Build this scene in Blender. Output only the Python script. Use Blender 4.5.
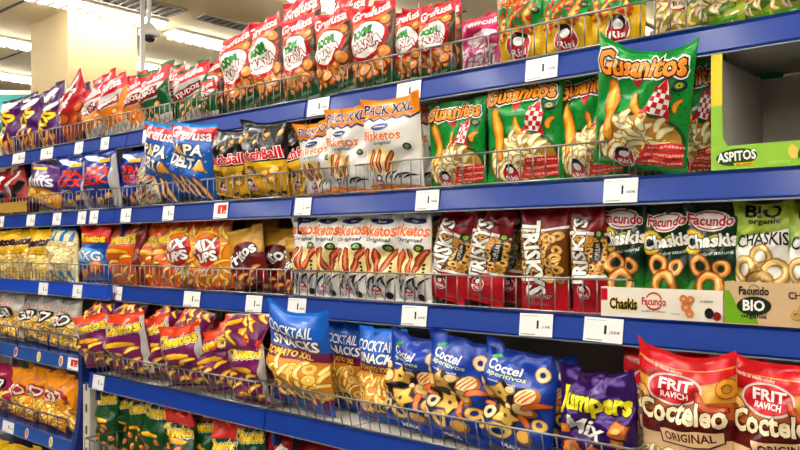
import bpy, bmesh, math, random
import numpy as np
from mathutils import Vector, Matrix, Euler

for o in list(bpy.data.objects): bpy.data.objects.remove(o)
scene = bpy.context.scene
COL = scene.collection

# ------------------------------------------------------------------ camera
CAMZ = 1.40            # eye height
F = 790.0              # focal length in pixels of the 800 x 450 frame
HOR = 247.0            # horizon row
YAW = math.radians(48.66)   # angle between view axis and the run of the shelves
S_, C_ = math.sin(YAW), math.cos(YAW)
cam = bpy.data.cameras.new('camera'); camo = bpy.data.objects.new('camera', cam)
COL.objects.link(camo); scene.camera = camo
cam.sensor_width = 36; cam.lens = F/800*36; cam.shift_y = (HOR-225)/800; cam.clip_start = .05
camo.location = (0, 0, CAMZ)
# view axis = (-cos YAW, sin YAW): rotate the default +Y axis by (90deg - YAW) to the left
camo.rotation_euler = (math.pi/2, 0, math.pi/2-YAW)

# ------------------------------------------------------------------ world, exposure
w = bpy.data.worlds.new('store_ambient'); scene.world = w; w.use_nodes = True
w.node_tree.nodes['Background'].inputs[0].default_value = (1.0, .95, .87, 1)
w.node_tree.nodes['Background'].inputs[1].default_value = .30
scene.view_settings.view_transform = 'Standard'; scene.view_settings.look = 'None'
scene.view_settings.gamma = 1; scene.view_settings.use_curve_mapping = False
scene.view_settings.exposure = 0.4
LAMP_E = 31.0          # glow of the ceiling strip lights
CEIL = 3.0

# ------------------------------------------------------------------ geometry of the view (shelf coordinates)
def Xat(px, n):
    k = (px-400)/F
    return n*(S_*k-C_)/(S_+C_*k)
def dep(X, n): return -C_*X+S_*n
def zat(py, X, n): return CAMZ+(HOR-py)*dep(X, n)/F
def on_ceiling(px, py, z=CEIL):
    d = (z-CAMZ)*F/(HOR-py); l = (px-400)/F*d
    return (-C_*d+S_*l, S_*d+C_*l)
def at_depth(px, py, d):
    l = (px-400)/F*d
    return Vector((-C_*d+S_*l, S_*d+C_*l, CAMZ+(HOR-py)*d/F))

# ------------------------------------------------------------------ materials
def lin(h):
    h = h.lstrip('#'); r = []
    for i in (0, 2, 4):
        c = int(h[i:i+2], 16)/255
        r.append(c/12.92 if c <= .04045 else ((c+.055)/1.055)**2.4)
    return (*r, 1)
MATS = {}
def mat(name, col, rough=.5, metal=0, coat=0, spec=.5, bump=0, bscale=40, var=0, emit=0, bdist=.002):
    if name in MATS: return MATS[name]
    m = bpy.data.materials.new(name); m.use_nodes = True; nt = m.node_tree; b = nt.nodes['Principled BSDF']
    b.inputs['Base Color'].default_value = lin(col); b.inputs['Roughness'].default_value = rough
    b.inputs['Metallic'].default_value = metal; b.inputs['Coat Weight'].default_value = coat
    b.inputs['Coat Roughness'].default_value = .14; b.inputs['Specular IOR Level'].default_value = spec
    if emit:
        b.inputs['Emission Color'].default_value = lin(col); b.inputs['Emission Strength'].default_value = emit
    if bump or var:
        tc = nt.nodes.new('ShaderNodeTexCoord'); n = nt.nodes.new('ShaderNodeTexNoise')
        n.inputs['Scale'].default_value = bscale; n.inputs['Detail'].default_value = 3
        if name.startswith('film'): n.noise_type = 'RIDGED_MULTIFRACTAL'; n.inputs['Detail'].default_value = 1.5; n.inputs['Distortion'].default_value = .6
        nt.links.new(tc.outputs['Object'], n.inputs['Vector'])
        if bump:
            bp = nt.nodes.new('ShaderNodeBump'); bp.inputs['Strength'].default_value = bump; bp.inputs['Distance'].default_value = bdist
            nt.links.new(n.outputs['Fac'], bp.inputs['Height']); nt.links.new(bp.outputs['Normal'], b.inputs['Normal']); nt.links.new(bp.outputs['Normal'], b.inputs['Coat Normal'])
        if var:
            mx = nt.nodes.new('ShaderNodeMixRGB'); c = lin(col)
            mx.inputs[1].default_value = tuple(x*(1-var) for x in c[:3])+(1,); mx.inputs[2].default_value = c
            nt.links.new(n.outputs['Fac'], mx.inputs[0]); nt.links.new(mx.outputs[0], b.inputs['Base Color'])
    MATS[name] = m
    return m
def ink(col):
    """print colours a little deeper than the plain hex value"""
    c = lin(col); return tuple(min(1, x**1.22*1.06) for x in c[:3])+(1,)
def film(col, foil=0):
    if f'film_{col}_{foil}' in MATS: return MATS[f'film_{col}_{foil}']
    m = mat(f'film_{col}_{foil}', col, rough=.3 if not foil else .27, metal=.75*foil, coat=.4, spec=.2, bump=.6, bscale=10, bdist=.006)
    m.node_tree.nodes['Principled BSDF'].inputs['Base Color'].default_value = ink(col)
    return m
def film_ramp(key, stops, foil=0, soft=False):
    name = 'filmramp_'+key
    if name in MATS: return MATS[name]
    m = film(stops[0][1], foil).copy(); m.name = name; nt = m.node_tree; b = nt.nodes['Principled BSDF']
    uv = nt.nodes.new('ShaderNodeUVMap'); sp = nt.nodes.new('ShaderNodeSeparateXYZ'); rp = nt.nodes.new('ShaderNodeValToRGB')
    nt.links.new(uv.outputs[0], sp.inputs[0]); nt.links.new(sp.outputs[1], rp.inputs[0])
    nt.links.new(rp.outputs[0], b.inputs['Base Color'])
    rp.color_ramp.interpolation = 'LINEAR' if soft else 'CONSTANT'
    e = rp.color_ramp.elements
    while len(e) < len(stops): e.new(.5)
    for i, (p, c) in enumerate(stops):
        e[i].position = p
    for i, (p, c) in enumerate(stops):
        e[i].color = ink(c)
    MATS[name] = m
    return m

# ------------------------------------------------------------------ objects
def props(o, label, cat, group=None, kind=None):
    if label: o['label'] = label
    if cat: o['category'] = cat
    if group: o['group'] = group
    if kind: o['kind'] = kind
    return o
def empty(name, loc, rot=None):
    o = bpy.data.objects.new(name, None); COL.objects.link(o); o.location = loc
    o.empty_display_size = .05
    if rot is not None: o.rotation_euler = rot
    return o
def mk(name, V, T, mats, mi=None, parent=None, smooth=False, uv=None):
    """one mesh object from vertex array V and a triangle or quad array T"""
    V = np.asarray(V, np.float32); T = np.asarray(T, np.int32); k = T.shape[1]
    me = bpy.data.meshes.new(name)
    me.vertices.add(len(V)); me.vertices.foreach_set('co', V.ravel())
    me.loops.add(T.size); me.loops.foreach_set('vertex_index', T.ravel())
    me.polygons.add(len(T)); me.polygons.foreach_set('loop_start', np.arange(len(T), dtype=np.int32)*k)
    for m in (mats if isinstance(mats, list) else [mats]): me.materials.append(m)
    if mi is not None: me.polygons.foreach_set('material_index', np.asarray(mi, np.int32))
    me.polygons.foreach_set('use_smooth', np.full(len(T), smooth))
    if uv is not None:
        l = me.uv_layers.new(name='UVMap'); l.data.foreach_set('uv', np.asarray(uv, np.float32)[T.ravel()].ravel())
    me.update(calc_edges=True); me.validate()
    o = bpy.data.objects.new(name, me); COL.objects.link(o)
    if parent: o.parent = parent
    return o
class MB:
    """collects boxes and tubes into one mesh"""
    def __init__(s): s.bm = bmesh.new()
    def box(s, x0, x1, y0, y1, z0, z1, shear_y=0):
        vs = [s.bm.verts.new((x, y+(shear_y if z == z1 else 0), z)) for z in (z0, z1) for y in (y0, y1) for x in (x0, x1)]
        for f in ((0, 2, 3, 1), (4, 5, 7, 6), (0, 1, 5, 4), (2, 6, 7, 3), (0, 4, 6, 2), (1, 3, 7, 5)):
            s.bm.faces.new([vs[i] for i in f])
        return s
    def tube(s, pts, r, seg=6):
        pts = [Vector(p) for p in pts]; rings = []
        for i, p in enumerate(pts):
            a = pts[max(i-1, 0)]; b = pts[min(i+1, len(pts)-1)]; t = (b-a).normalized()
            u = t.cross(Vector((0, 0, 1)))
            if u.length < .1: u = t.cross(Vector((1, 0, 0)))
            u.normalize(); v = t.cross(u)
            rings.append([s.bm.verts.new(p+r*(math.cos(2*math.pi*k/seg)*u+math.sin(2*math.pi*k/seg)*v)) for k in range(seg)])
        for A, B in zip(rings, rings[1:]):
            for k in range(seg): s.bm.faces.new((A[k], A[(k+1) % seg], B[(k+1) % seg], B[k]))
        s.bm.faces.new(rings[0]); s.bm.faces.new(list(reversed(rings[-1])))
        return s
    def lathe(s, prof, c=(0, 0, 0), seg=20):
        rings = []
        for r, z in prof:
            rings.append([s.bm.verts.new((c[0]+r*math.cos(2*math.pi*k/seg), c[1]+r*math.sin(2*math.pi*k/seg), c[2]+z)) for k in range(seg)])
        for A, B in zip(rings, rings[1:]):
            for k in range(seg): s.bm.faces.new((A[k], A[(k+1) % seg], B[(k+1) % seg], B[k]))
        s.bm.faces.new(rings[0]); s.bm.faces.new(rings[-1])
        return s
    def prism(s, poly, y0, y1):
        a = [s.bm.verts.new((x, y0, z)) for x, z in poly]; b = [s.bm.verts.new((x, y1, z)) for x, z in poly]
        s.bm.faces.new(a); s.bm.faces.new(list(reversed(b)))
        for i in range(len(a)):
            j = (i+1) % len(a); s.bm.faces.new((a[j], a[i], b[i], b[j]))
        return s
    def build(s, name, m, parent=None, smooth=False):
        bmesh.ops.recalc_face_normals(s.bm, faces=s.bm.faces)
        me = bpy.data.meshes.new(name); s.bm.to_mesh(me); s.bm.free()
        me.materials.append(m)
        if smooth:
            for p in me.polygons: p.use_smooth = True
        o = bpy.data.objects.new(name, me); COL.objects.link(o)
        if parent: o.parent = parent
        return o

# ------------------------------------------------------------------ flat print: 2-D shapes that are laid on a surface
NX, NY = 16, 22
GX = .5*np.sin(np.linspace(-1, 1, NX+1)*math.pi/2)
GY = np.linspace(0, 1, NY+1)
_txt = {}
def text_mesh(s, off=0.0, shear=0.0):
    k = (s, off, shear)
    if k in _txt: return _txt[k]
    cu = bpy.data.curves.new('t', 'FONT'); cu.body = s; cu.size = 1; cu.resolution_u = 2; cu.offset = off; cu.shear = shear
    o = bpy.data.objects.new('t', cu); COL.objects.link(o)
    bpy.context.view_layer.update()
    ev = o.evaluated_get(bpy.context.evaluated_depsgraph_get())
    me = ev.to_mesh(); me.calc_loop_triangles()
    V = np.zeros(len(me.vertices)*3); me.vertices.foreach_get('co', V); V = V.reshape(-1, 3)[:, :2]
    T = np.zeros(len(me.loop_triangles)*3, np.int32); me.loop_triangles.foreach_get('vertices', T); T = T.reshape(-1, 3)
    ev.to_mesh_clear(); bpy.data.objects.remove(o); bpy.data.curves.remove(cu)
    _txt[k] = (V, T)
    return _txt[k]
def rot2(V, deg):
    a = math.radians(deg); c, s = math.cos(a), math.sin(a)
    return V@np.array([[c, s], [-s, c]])
def fan(n): return np.array([(0, i, i+1) for i in range(1, n-1)], np.int32)
class Design:
    def __init__(s, key, desc, asp, stops, foil=0, soft=False, seal=None, thick=1.0):
        s.key, s.desc, s.asp, s.layers, s.z = key, desc, asp, [], 0
        s.body = film_ramp(key, stops, foil, soft) if len(stops) > 1 else film(stops[0][1], foil)
        s.seal_t = film(seal or stops[-1][1], foil); s.seal_b = film(stops[0][1], foil)
        s.thick = thick; s.done = {}; s.foil = foil; s.flat = False; s.nt = 0; s.ns = 0; s.in_scatter = False
    # coordinates: x in -.5 .. .5, y in 0 .. asp (both in bag widths)
    def add(s, part, col, V, T, dz=1.0):
        V = np.array(V, float); s.z += .2 if s.in_scatter else max(dz, .5)
        if part == 'snack_picture' and not s.in_scatter: part = f'snack_picture#{s.ns}'
        V[:, 1] /= s.asp
        s.layers.append([part, col, V, np.asarray(T, np.int32), s.z])
        return s
    def poly(s, pts, col, part='printed_shape', dz=1.0): return s.add(part, col, pts, fan(len(pts)), dz)
    def ell(s, cx, cy, rx, ry, col, part='printed_shape', rot=0, n=22, dz=1.0):
        a = np.linspace(0, 2*math.pi, n, endpoint=False)
        V = rot2(np.stack([rx*np.cos(a), ry*np.sin(a)], 1), rot)+(cx, cy)
        return s.poly(V, col, part, dz)
    def rect(s, x0, x1, y0, y1, col, part='printed_shape'): return s.poly([(x0, y0), (x1, y0), (x1, y1), (x0, y1)], col, part)
    def text(s, t, cx, cy, wd, ht, col, out=None, out2=None, rot=0, shear=.0, bold=.02, ow=.05, part=None, arc=0):
        bold *= .65; ow *= .8; s.nt += 1; part = part or f'lettering#{s.nt}'
        for c, o in ((out2, bold+ow*1.9), (out, bold+ow), (col, bold)):
            if c is None: continue
            V0, _ = text_mesh(t, bold, shear); V, T = text_mesh(t, o, shear)
            lo, hi = V0.min(0), V0.max(0); V = (V-(lo+hi)/2)/(hi-lo)*(wd, ht)
            if arc: V = V+np.stack([0*V[:, 0], -arc*(V[:, 0]/(wd/2))**2], 1)
            s.add(part, c, rot2(V, rot)+(cx, cy), T)
        return s
    def ring(s, cx, cy, r, ri, col, edge=None, part='snack_picture', rot=0, sq=1.0, dz=.25):
        s.ns += 1
        n = 14; a = np.linspace(0, 2*math.pi, n, endpoint=False)
        def an(ro, rr, c):
            V = np.concatenate([np.stack([ro*np.cos(a), ro*sq*np.sin(a)], 1), np.stack([rr*np.cos(a), rr*sq*np.sin(a)], 1)])
            T = [t for i in range(n) for t in ((i, (i+1) % n, n+(i+1) % n), (i, n+(i+1) % n, n+i))]
            s.add(part, c, rot2(V, rot)+(cx, cy), T, dz)
        if edge: an(r*1.12, ri*.82, edge)
        an(r, ri, col)
        return s
    def puff(s, cx, cy, ln, wd, rot, col, edge, bend=.25, part='snack_picture', hi=None, dz=.2):
        s.ns += 1
        for sc, c in ((1.0, edge), (.72, col))+(((.3, hi),) if hi else ()):
            pts = []; n = 7; l = ln-wd*(1-sc)*.6; wd2 = wd*sc
            for i in range(n): t = i/(n-1)-.5; pts.append((t*l, bend*l*(.25-t*t)*2-wd2/2*(1-(2*t)**4*.35)))
            pts.append((l/2+wd2*.3, 0))
            for i in range(n-1, -1, -1): t = i/(n-1)-.5; pts.append((t*l, bend*l*(.25-t*t)*2+wd2/2*(1-(2*t)**4*.35)))
            pts.append((-l/2-wd2*.3, 0))
            V = rot2(np.array(pts), rot)+(cx, cy); m = len(pts)
            V = np.concatenate([V, V.mean(0)[None]]); T = [(i, (i+1) % m, m) for i in range(m)]
            s.add(part, c, V, T, dz)
        return s
    def nut(s, cx, cy, r, col, edge, rot=0, sq=.8, hi=None, dz=.2):
        s.ns += 1
        s.ell(cx, cy, r, r*sq, edge, 'snack_picture', rot, 12, dz); s.ell(cx-.1*r, cy+.1*r, r*.8, r*sq*.78, col, 'snack_picture', rot, 12, dz)
        if hi: s.ell(cx-.25*r, cy+.25*r, r*.35, r*sq*.3, hi, 'snack_picture', rot, 8, dz)
        return s
    def star(s, cx, cy, r, ri, n, col, edge=None, rot=0, part='snack_picture'):
        s.ns += 1
        for sc, c in ((1.15, edge), (1, col)):
            if c is None: continue
            a = np.linspace(0, 2*math.pi, 2*n, endpoint=False); rr = np.where(np.arange(2*n) % 2 == 0, r*sc, ri*sc)
            V = np.stack([rr*np.cos(a), rr*np.sin(a)], 1); V = np.concatenate([rot2(V, rot)+(cx, cy), [(cx, cy)]])
            s.add(part, c, V, [(i, (i+1) % (2*n), 2*n) for i in range(2*n)], .3)
        return s
    def scatter(s, x0, x1, y0, y1, step, fn, seed=1, keep=None):
        r = random.Random(seed); pts = []
        y = y0
        while y <= y1:
            x = x0
            while x <= x1:
                p = (x+r.uniform(-.35, .35)*step, y+r.uniform(-.35, .35)*step)
                if keep is None or keep(*p): pts.append(p)
                x += step
            y += step*.85
        r.shuffle(pts)
        s.in_scatter = True; z0 = s.z
        for k, p in enumerate(pts):
            s.z = z0+(k % 11)*.7; fn(p[0], p[1], r)
        s.in_scatter = False; s.z = z0+8.5
        return s
    def emblem(s, cx, cy, r):
        """round red maker's emblem: black-haired pale oval above white lettering"""
        s.nb = getattr(s, 'nb', 0)+1; k = f'badge#{s.nb}'
        s.ell(cx, cy, r, r*1.05, '#f4f0ea', k); s.ell(cx, cy-.02*r, r*.92, r*.95, '#c01724', k)
        s.ell(cx, cy+.55*r, r*.62, r*.6, '#151313', k); s.ell(cx, cy+.38*r, r*.42, r*.38, '#e9e4df', k)
        s.text('Risi', cx, cy-.42*r, r*1.25, r*.5, '#ffffff', part=k, bold=.03)
        return s
    def seal_badge(s, cx, cy, r):
        s.nb = getattr(s, 'nb', 0)+1; k = f'badge#{s.nb}'
        s.ell(cx, cy, r, r, '#12332a', k, n=16); s.ell(cx, cy, r*.62, r*.62, '#3f8f4a', k, n=14); s.star(cx, cy, r*.5, r*.25, 7, '#f2c921', part=k); s.ell(cx, cy, r*.2, r*.2, '#1c1c1c', k, n=10)
        return s
    def finish(s, joined=False):
        """cut the shapes of each part along the grid of the bag so that they follow the puffed surface"""
        if joined in s.done: return s.done[joined]
        parts = {}
        for part, col, V, T, z in s.layers: parts.setdefault(part.split('#')[0] if joined else part, []).append((col, V, T, z))
        out = {}
        for part, L_ in parts.items():
            bm = bmesh.new(); cols = []
            for col, V, T, z in L_:
                if col not in cols: cols.append(col)
                V = V.copy(); V[:, 0] = np.clip(V[:, 0], -.497, .497); V[:, 1] = np.clip(V[:, 1], .03, .985)
                a, b, c = V[T[:, 0]], V[T[:, 1]], V[T[:, 2]]     # all triangles face out
                ar = (b[:, 0]-a[:, 0])*(c[:, 1]-a[:, 1])-(b[:, 1]-a[:, 1])*(c[:, 0]-a[:, 0])
                T = np.where((ar < 0)[:, None], T[:, ::-1], T)[np.abs(ar) > 1e-9]
                vs = [bm.verts.new((v[0], v[1], z)) for v in V]; mi = cols.index(col)
                for t in T:
                    try: bm.faces.new([vs[k] for k in t]).material_index = mi
                    except ValueError: pass
            for v in [v for v in bm.verts if not v.link_faces]: bm.verts.remove(v)
            if not bm.faces: bm.free(); continue
            A = np.array([v.co[:] for v in bm.verts]); lo, hi = A.min(0), A.max(0)
            if not s.flat:
                for axis, G in ((0, GX), (1, GY)):
                    for g in G:
                        if lo[axis]+1e-4 < g < hi[axis]-1e-4:
                            co = (g, 0, 0) if axis == 0 else (0, g, 0); no = (1, 0, 0) if axis == 0 else (0, 1, 0)
                            bmesh.ops.bisect_plane(bm, geom=bm.verts[:]+bm.edges[:]+bm.faces[:], plane_co=co, plane_no=no, dist=1e-7)
                # to grid units, where the diagonals of all cells lie on the lines x - y = k
                for v in bm.verts: v.co.x = float(np.interp(v.co.x, GX, np.arange(NX+1))); v.co.y *= NY
                d = [v.co.x-v.co.y for v in bm.verts]
                for k in range(math.ceil(min(d)), math.floor(max(d))+1):
                    bmesh.ops.bisect_plane(bm, geom=bm.verts[:]+bm.edges[:]+bm.faces[:], plane_co=(k, 0, 0), plane_no=(.70710678, -.70710678, 0), dist=1e-6)
                bmesh.ops.triangulate(bm, faces=bm.faces[:])
            bm.verts.index_update()
            A = np.array([v.co[:] for v in bm.verts]); T = np.array([[v.index for v in f.verts] for f in bm.faces], np.int32).reshape(-1, 3)
            mi = np.array([f.material_index for f in bm.faces]); bm.free()
            out[part] = (A[:, :2], T, A[:, 2], mi, [film(c, 0) for c in cols])
        s.done[joined] = out
        return out

class BagShape:
    def __init__(s, W, L, T, seed, crumple=1.2, flop=0.0, ear=None):
        r = random.Random(seed); s.ear = ear if ear is not None else r.uniform(.15, .7); L /= 1+.055*s.ear; s.W, s.L, s.T, s.flop = W, L, T, flop
        s.k = [(r.uniform(-9, 9), r.uniform(4, 16), r.uniform(0, 6.3), r.uniform(.3, 1)) for _ in range(6)]
        s.f = [(r.uniform(8, 22), r.uniform(0, 6.3), r.uniform(.3, 1)) for _ in range(3)]
        if crumple > 1.15: s.k += [(r.uniform(-26, 26), r.uniform(12, 34), r.uniform(0, 6.3), .38) for _ in range(4)]
        s.amp = .0056*crumple; s.tilt = r.uniform(-.03, .03); s.pinch = r.uniform(.02, .07)
    def at(s, x, y, back=False):
        yy = np.clip((y-.04)/.92, 0, 1); p = np.sin(math.pi*yy**.82)**.62
        q = np.clip(1-np.abs(2*x)**2.5, 0, 1)**.58
        n = sum(a*np.sin(kx*x+ky*y+ph) for kx, ky, ph, a in s.k)
        sl = sum(a*np.sin(k*x+ph) for k, ph, a in s.f)
        edge = np.exp(-((1-y)/.12)**2)
        Y = (s.T*p*q)*(.9 if back else -1)+s.amp*n*q*p+s.amp*1.1*sl*edge+s.amp*2.2*sl*edge*p*q*(-1 if not back else .6)
        X = x*s.W*(1-s.pinch*p)
        Z = y*s.L*(1+s.tilt*x*2*y)+.030*s.ear*np.exp(-((1-y)/.22)**2)*(np.abs(2*x)**2.2-.4)*s.L/.28
        Y = Y+s.flop*y**3
        return np.stack([X, Y, Z], -1)
    def off(s, x, y, d):
        """points on the bag's own facets, raised by d along the surface normal"""
        if not hasattr(s, 'P'):
            gx, gy = np.meshgrid(GX, GY); e = 2e-3; cx = np.clip(gx, -.49, .49); cy = np.clip(gy, .01, .99)
            s.P = s.at(gx, gy); n = np.cross(s.at(cx+e, cy)-s.at(cx-e, cy), s.at(cx, cy+e)-s.at(cx, cy-e))
            s.N = n/np.maximum(np.linalg.norm(n, axis=-1, keepdims=True), 1e-9)
        i = np.clip(np.floor(x+1e-6).astype(int), 0, NX-1); j = np.clip(np.floor(y+1e-6).astype(int), 0, NY-1)
        u = (x-i)[:, None]; v = (y-j)[:, None]; lo = u >= v
        def tri(A):
            a, b, c, e = A[j, i], A[j, i+1], A[j+1, i+1], A[j+1, i]
            return np.where(lo, a+(b-a)*u+(c-b)*v, a+(c-e)*u+(e-a)*v)
        return tri(s.P)+tri(s.N)*np.asarray(d)[:, None]
def sheet(gx, gy):
    x, y = np.meshgrid(gx, gy); nx = len(gx)
    q = [t for j in range(len(gy)-1) for i in range(nx-1) for t in ((j*nx+i, j*nx+i+1, (j+1)*nx+i+1), (j*nx+i, (j+1)*nx+i+1, (j+1)*nx+i))]
    return x.ravel(), y.ravel(), np.array(q, np.int32)
def build_bag(D, W, L, T, loc, rot, seed, crumple=1.0, flop=0.0, name='snack_bag', simple=False, ear=None):
    root = empty(name, loc, rot); B = BagShape(W, L, T*D.thick, seed, crumple, flop, ear)
    y0, y1 = .04, .955
    def two(gy, nm, m, zig=False):
        x, y, q = sheet(GX, gy); f = B.at(x, y); b = B.at(x, y, True)
        if zig:   # crimped seal: fine horizontal ribs and a thin gap between the sheets
            rib = .0006*np.sin(np.arange(len(x))//len(GX)*math.pi); f[:, 1] -= .0008+rib; b[:, 1] += .0008
        n = len(x); return mk(nm, np.concatenate([f, b]), np.concatenate([q, q[:, ::-1]+n]), m, None, root, True, np.concatenate([np.stack([x+.5, y], 1)]*2))
    gy = np.concatenate([[y0], GY[(GY > y0) & (GY < y1)], [y1]])
    skin = two(gy, 'bag_film', D.body)
    two(np.linspace(y1, 1, 5), 'top_seal', D.seal_t, True); two(np.linspace(0, y0, 4), 'bottom_seal', D.seal_b, True)
    for part, (V, Tr, z, mi, ms) in D.finish(simple).items():
        P = B.off(V[:, 0], V[:, 1], .0005+.00012*z)
        o = mk(part.split('#')[0], P, Tr, ms, mi, skin, True)
        if (simple and part in ('lettering', 'snack_picture', 'badge', 'printed_shape')) or part in ('snack_picture', 'printed_shape'): o['kind'] = 'stuff'
    return root

# flat cards and cartons use the same print on a plane facing -Y
def print_flat(parent, W, H, fn, base=.0006, off=(0, 0, 0)):
    D = Design('flat', '', H/W, [(0, '#ffffff')]); D.flat = True; fn(D)
    for part, (V, Tr, z, mi, ms) in D.finish(W < .12).items():
        P = np.stack([V[:, 0]*W+off[0], -(base+.00012*z)+off[1], V[:, 1]*H+off[2]], 1)
        o = mk(part.split('#')[0], P, Tr, ms, mi, parent)
        if W < .12 or part == 'printed_shape': o['kind'] = 'stuff'

# ================================================================== THE ROOM
M_ceil = mat('ceiling_paint', '#dcc89c', .8, var=.05, bscale=1.2)
M_floor = mat('floor_tile', '#8f8a82', .35, var=.12, bscale=3)
M_wall = mat('wall_paint', '#a89f90', .8, var=.05, bscale=2)
M_pillar = mat('pillar_render', '#bfa878', .75, var=.14, bscale=3)
M_dark = mat('groove_dark', '#4a4238', .8)
M_white = mat('white_plastic', '#f1ece2', .4)
M_steel = mat('bright_wire', '#8b8781', .28, metal=.85, bump=.05)
M_blue = mat('blue_rail_plastic', '#0c3690', .4, spec=.2, coat=.3, var=.12, bscale=9)
M_bluedk = mat('blue_rack_steel', '#142c74', .35, coat=.2, var=.1)
M_bluewire = mat('blue_wire', '#1e2f66', .35, coat=.3)
M_board = mat('shelf_board', '#d9d4ca', .5, var=.08, bscale=14)
M_back = mat('shelf_back_panel', '#8f8574', .6, var=.08, bscale=6)
M_edge = mat('rail_edge_grey', '#8f96a8', .5)
M_post = mat('grey_upright', '#c9c2b4', .5)

def struct(o): o['kind'] = 'structure'; return o
struct(MB().box(-14, 5, -6, 12, -.1, 0).build('floor', M_floor))
struct(MB().box(-14, 5, -6, 12, CEIL, CEIL+.1).build('ceiling', M_ceil))
struct(MB().box(-14.1, -14, -6, 12, 0, CEIL).build('wall_left', M_wall))
struct(MB().box(-14, 5, 12, 12.1, 0, CEIL).build('wall_back', M_wall))
struct(MB().box(-14, 5, -6.1, -6, 0, CEIL).build('wall_front', mat('far_aisle_tone', '#6b6358', .7, var=.2, bscale=2))); struct(MB().box(5, 5.1, -6, 12, 0, CEIL).build('wall_right', M_wall))
struct(MB().box(-5.74, -5.18, 2.51, 3.02, 0, CEIL-.001).build('pillar', M_pillar))
for i, (x0, x1, y0, y1) in enumerate(((-7.5, -4.6, 2.225, 2.245), (-8.2, -3.2, 4.30, 4.32), (-9.6, -6.1, 2.80, 2.815))):
    struct(MB().box(x0, x1, y0, y1, CEIL-.006, CEIL+.002).build(f'trim_{i+1}', M_dark))

# ceiling strip lights (rows run away from the aisle)
M_emit = mat('lamp_glow', '#fffdf8', .5, emit=LAMP_E)
M_prism = mat('lamp_prism', '#efe9dd', .3, emit=.35)
def strip_light(x, y, ln, label, lit=True):
    t = props(empty('ceiling_light', (x, y, CEIL)), label, 'light', 'ceiling strip lights')
    MB().box(-.085, .085, -ln/2, ln/2, -.02, 0).build('housing', M_white, t)
    MB().box(-.058, .058, -ln/2+.02, ln/2-.02, -.05, -.02).build('diffuser', M_emit, t)
    m = MB(); k = -ln/2+.06
    while k < ln/2-.05:
        m.box(-.061, .061, k-.016, k+.016, -.054, -.049); k += .085
    m.box(-.008, .008, -ln/2+.02, ln/2-.02, -.055, -.049)
    o = m.build('prism_ribs', M_prism, t); o['kind'] = 'stuff'
strip_light(-4.98, 1.95, 2.3, 'ribbed strip light crossing ceiling just above the pillar')
strip_light(-5.12, 4.45, 2.4, 'strip light running right behind the dome camera')
strip_light(-6.28, 1.8, 2.3, 'strip light meeting the left edge of the pillar')
strip_light(-6.22, 4.3, 2.4, 'strip light low between pillar and thin pole')
for x in (-6.25, -5.0): strip_light(x, -2.3, 2.3, 'white strip light over the aisle, above the picture')  # unseen, in line with the far rows; added to brighten the lower left
strip_light(-7.55, 2.9, 1.9, 'farthest short strip light left of the pillar')
for x in (-3.75, -2.5, -1.25, 0, 1.25):
    for y in (-2.3, .2):
        strip_light(x, y, 2.3, 'white strip light over the aisle, above the picture', True)
for x in (-3.75, -2.5):
    strip_light(x, 4.4, 2.3, 'white strip light behind the shelving, above the picture')

# ceiling vents
def vent(x0, x1, y0, y1, label):
    t = props(empty('ceiling_vent', ((x0+x1)/2, (y0+y1)/2, CEIL)), label, 'vent'); a, b = (x1-x0)/2, (y1-y0)/2
    MB().box(-a, a, -b, b, -.004, 0).build('backing', mat('vent_dark', '#5b5144', .8), t)
    MB().box(-a-.02, a+.02, -b-.02, -b, -.012, 0).box(-a-.02, a+.02, b, b+.02, -.012, 0).box(-a-.02, -a, -b, b, -.012, 0).box(a, a+.02, -b, b, -.012, 0).build('frame', mat('vent_frame', '#8a7d69', .6), t)
    k = -b+.03
    while k < b-.02:
        MB().box(-a, a, k-.006, k+.006, -.014, -.004).build('slat', mat('vent_slat', '#7b6f5d', .6), t); k += .06
vent(-4.82, -4.60, 1.8, 3.03, 'dark rectangular ceiling vent beside the strip light')
vent(-4.70, -4.58, 3.2, 4.3, 'narrow slatted ceiling vent above the red nut bags')

# thin pole and dome camera
p = at_depth(142.5, 69, 4.6)
t = props(empty('support_pole', (p.x, p.y, 0)), 'thin cream pole rising to the ceiling beside dome camera', 'pole')
MB().tube([(0, 0, 0), (0, 0, CEIL-.02)], .0145, 14).build('pole', M_white, t, True); MB().lathe([(.05, 0), (.05, .02)], (0, 0, CEIL-.021)).build('ceiling_flange', M_white, t)
p = at_depth(149, 32, 4.9)
t = props(empty('dome_camera', (p.x, p.y, p.z)), 'white security dome camera hanging from ceiling on a stem', 'camera')
MB().tube([(0, 0, .03), (0, 0, CEIL-p.z-.001)], .014, 12).build('stem', M_white, t, True)
MB().lathe([(.018, .055), (.03, .045), (.05, .02), (.062, .0), (.064, -.02), (.055, -.028)]).build('housing', M_white, t, True)
MB().lathe([(.042, -.028), (.040, -.045), (.028, -.058), (.008, -.064)]).build('dome', mat('black_dome', '#161616', .1, coat=.6), t, True)
MB().box(-.085, -.05, -.01, .01, -.01, .01).build('mounting_lug', M_white, t)

# far sign and far fixture, left of the pillar
p = at_depth(14, 93, 7.2)
t = props(empty('aisle_sign', (p.x, p.y, p.z-.1), (0, 0, math.pi/2-YAW)), 'white framed teal sign far behind the purple bags', 'sign')
MB().box(-.30, .25, 0, .03, -.4, .125).build('frame', M_white, t); MB().box(-.24, .22, -.006, 0, -.4, .085).build('panel', mat('teal', '#2c8f86', .5), t)
MB().box(-.02, .02, .005, .025, -p.z+.1, -.4).build('post', M_white, t)

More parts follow.
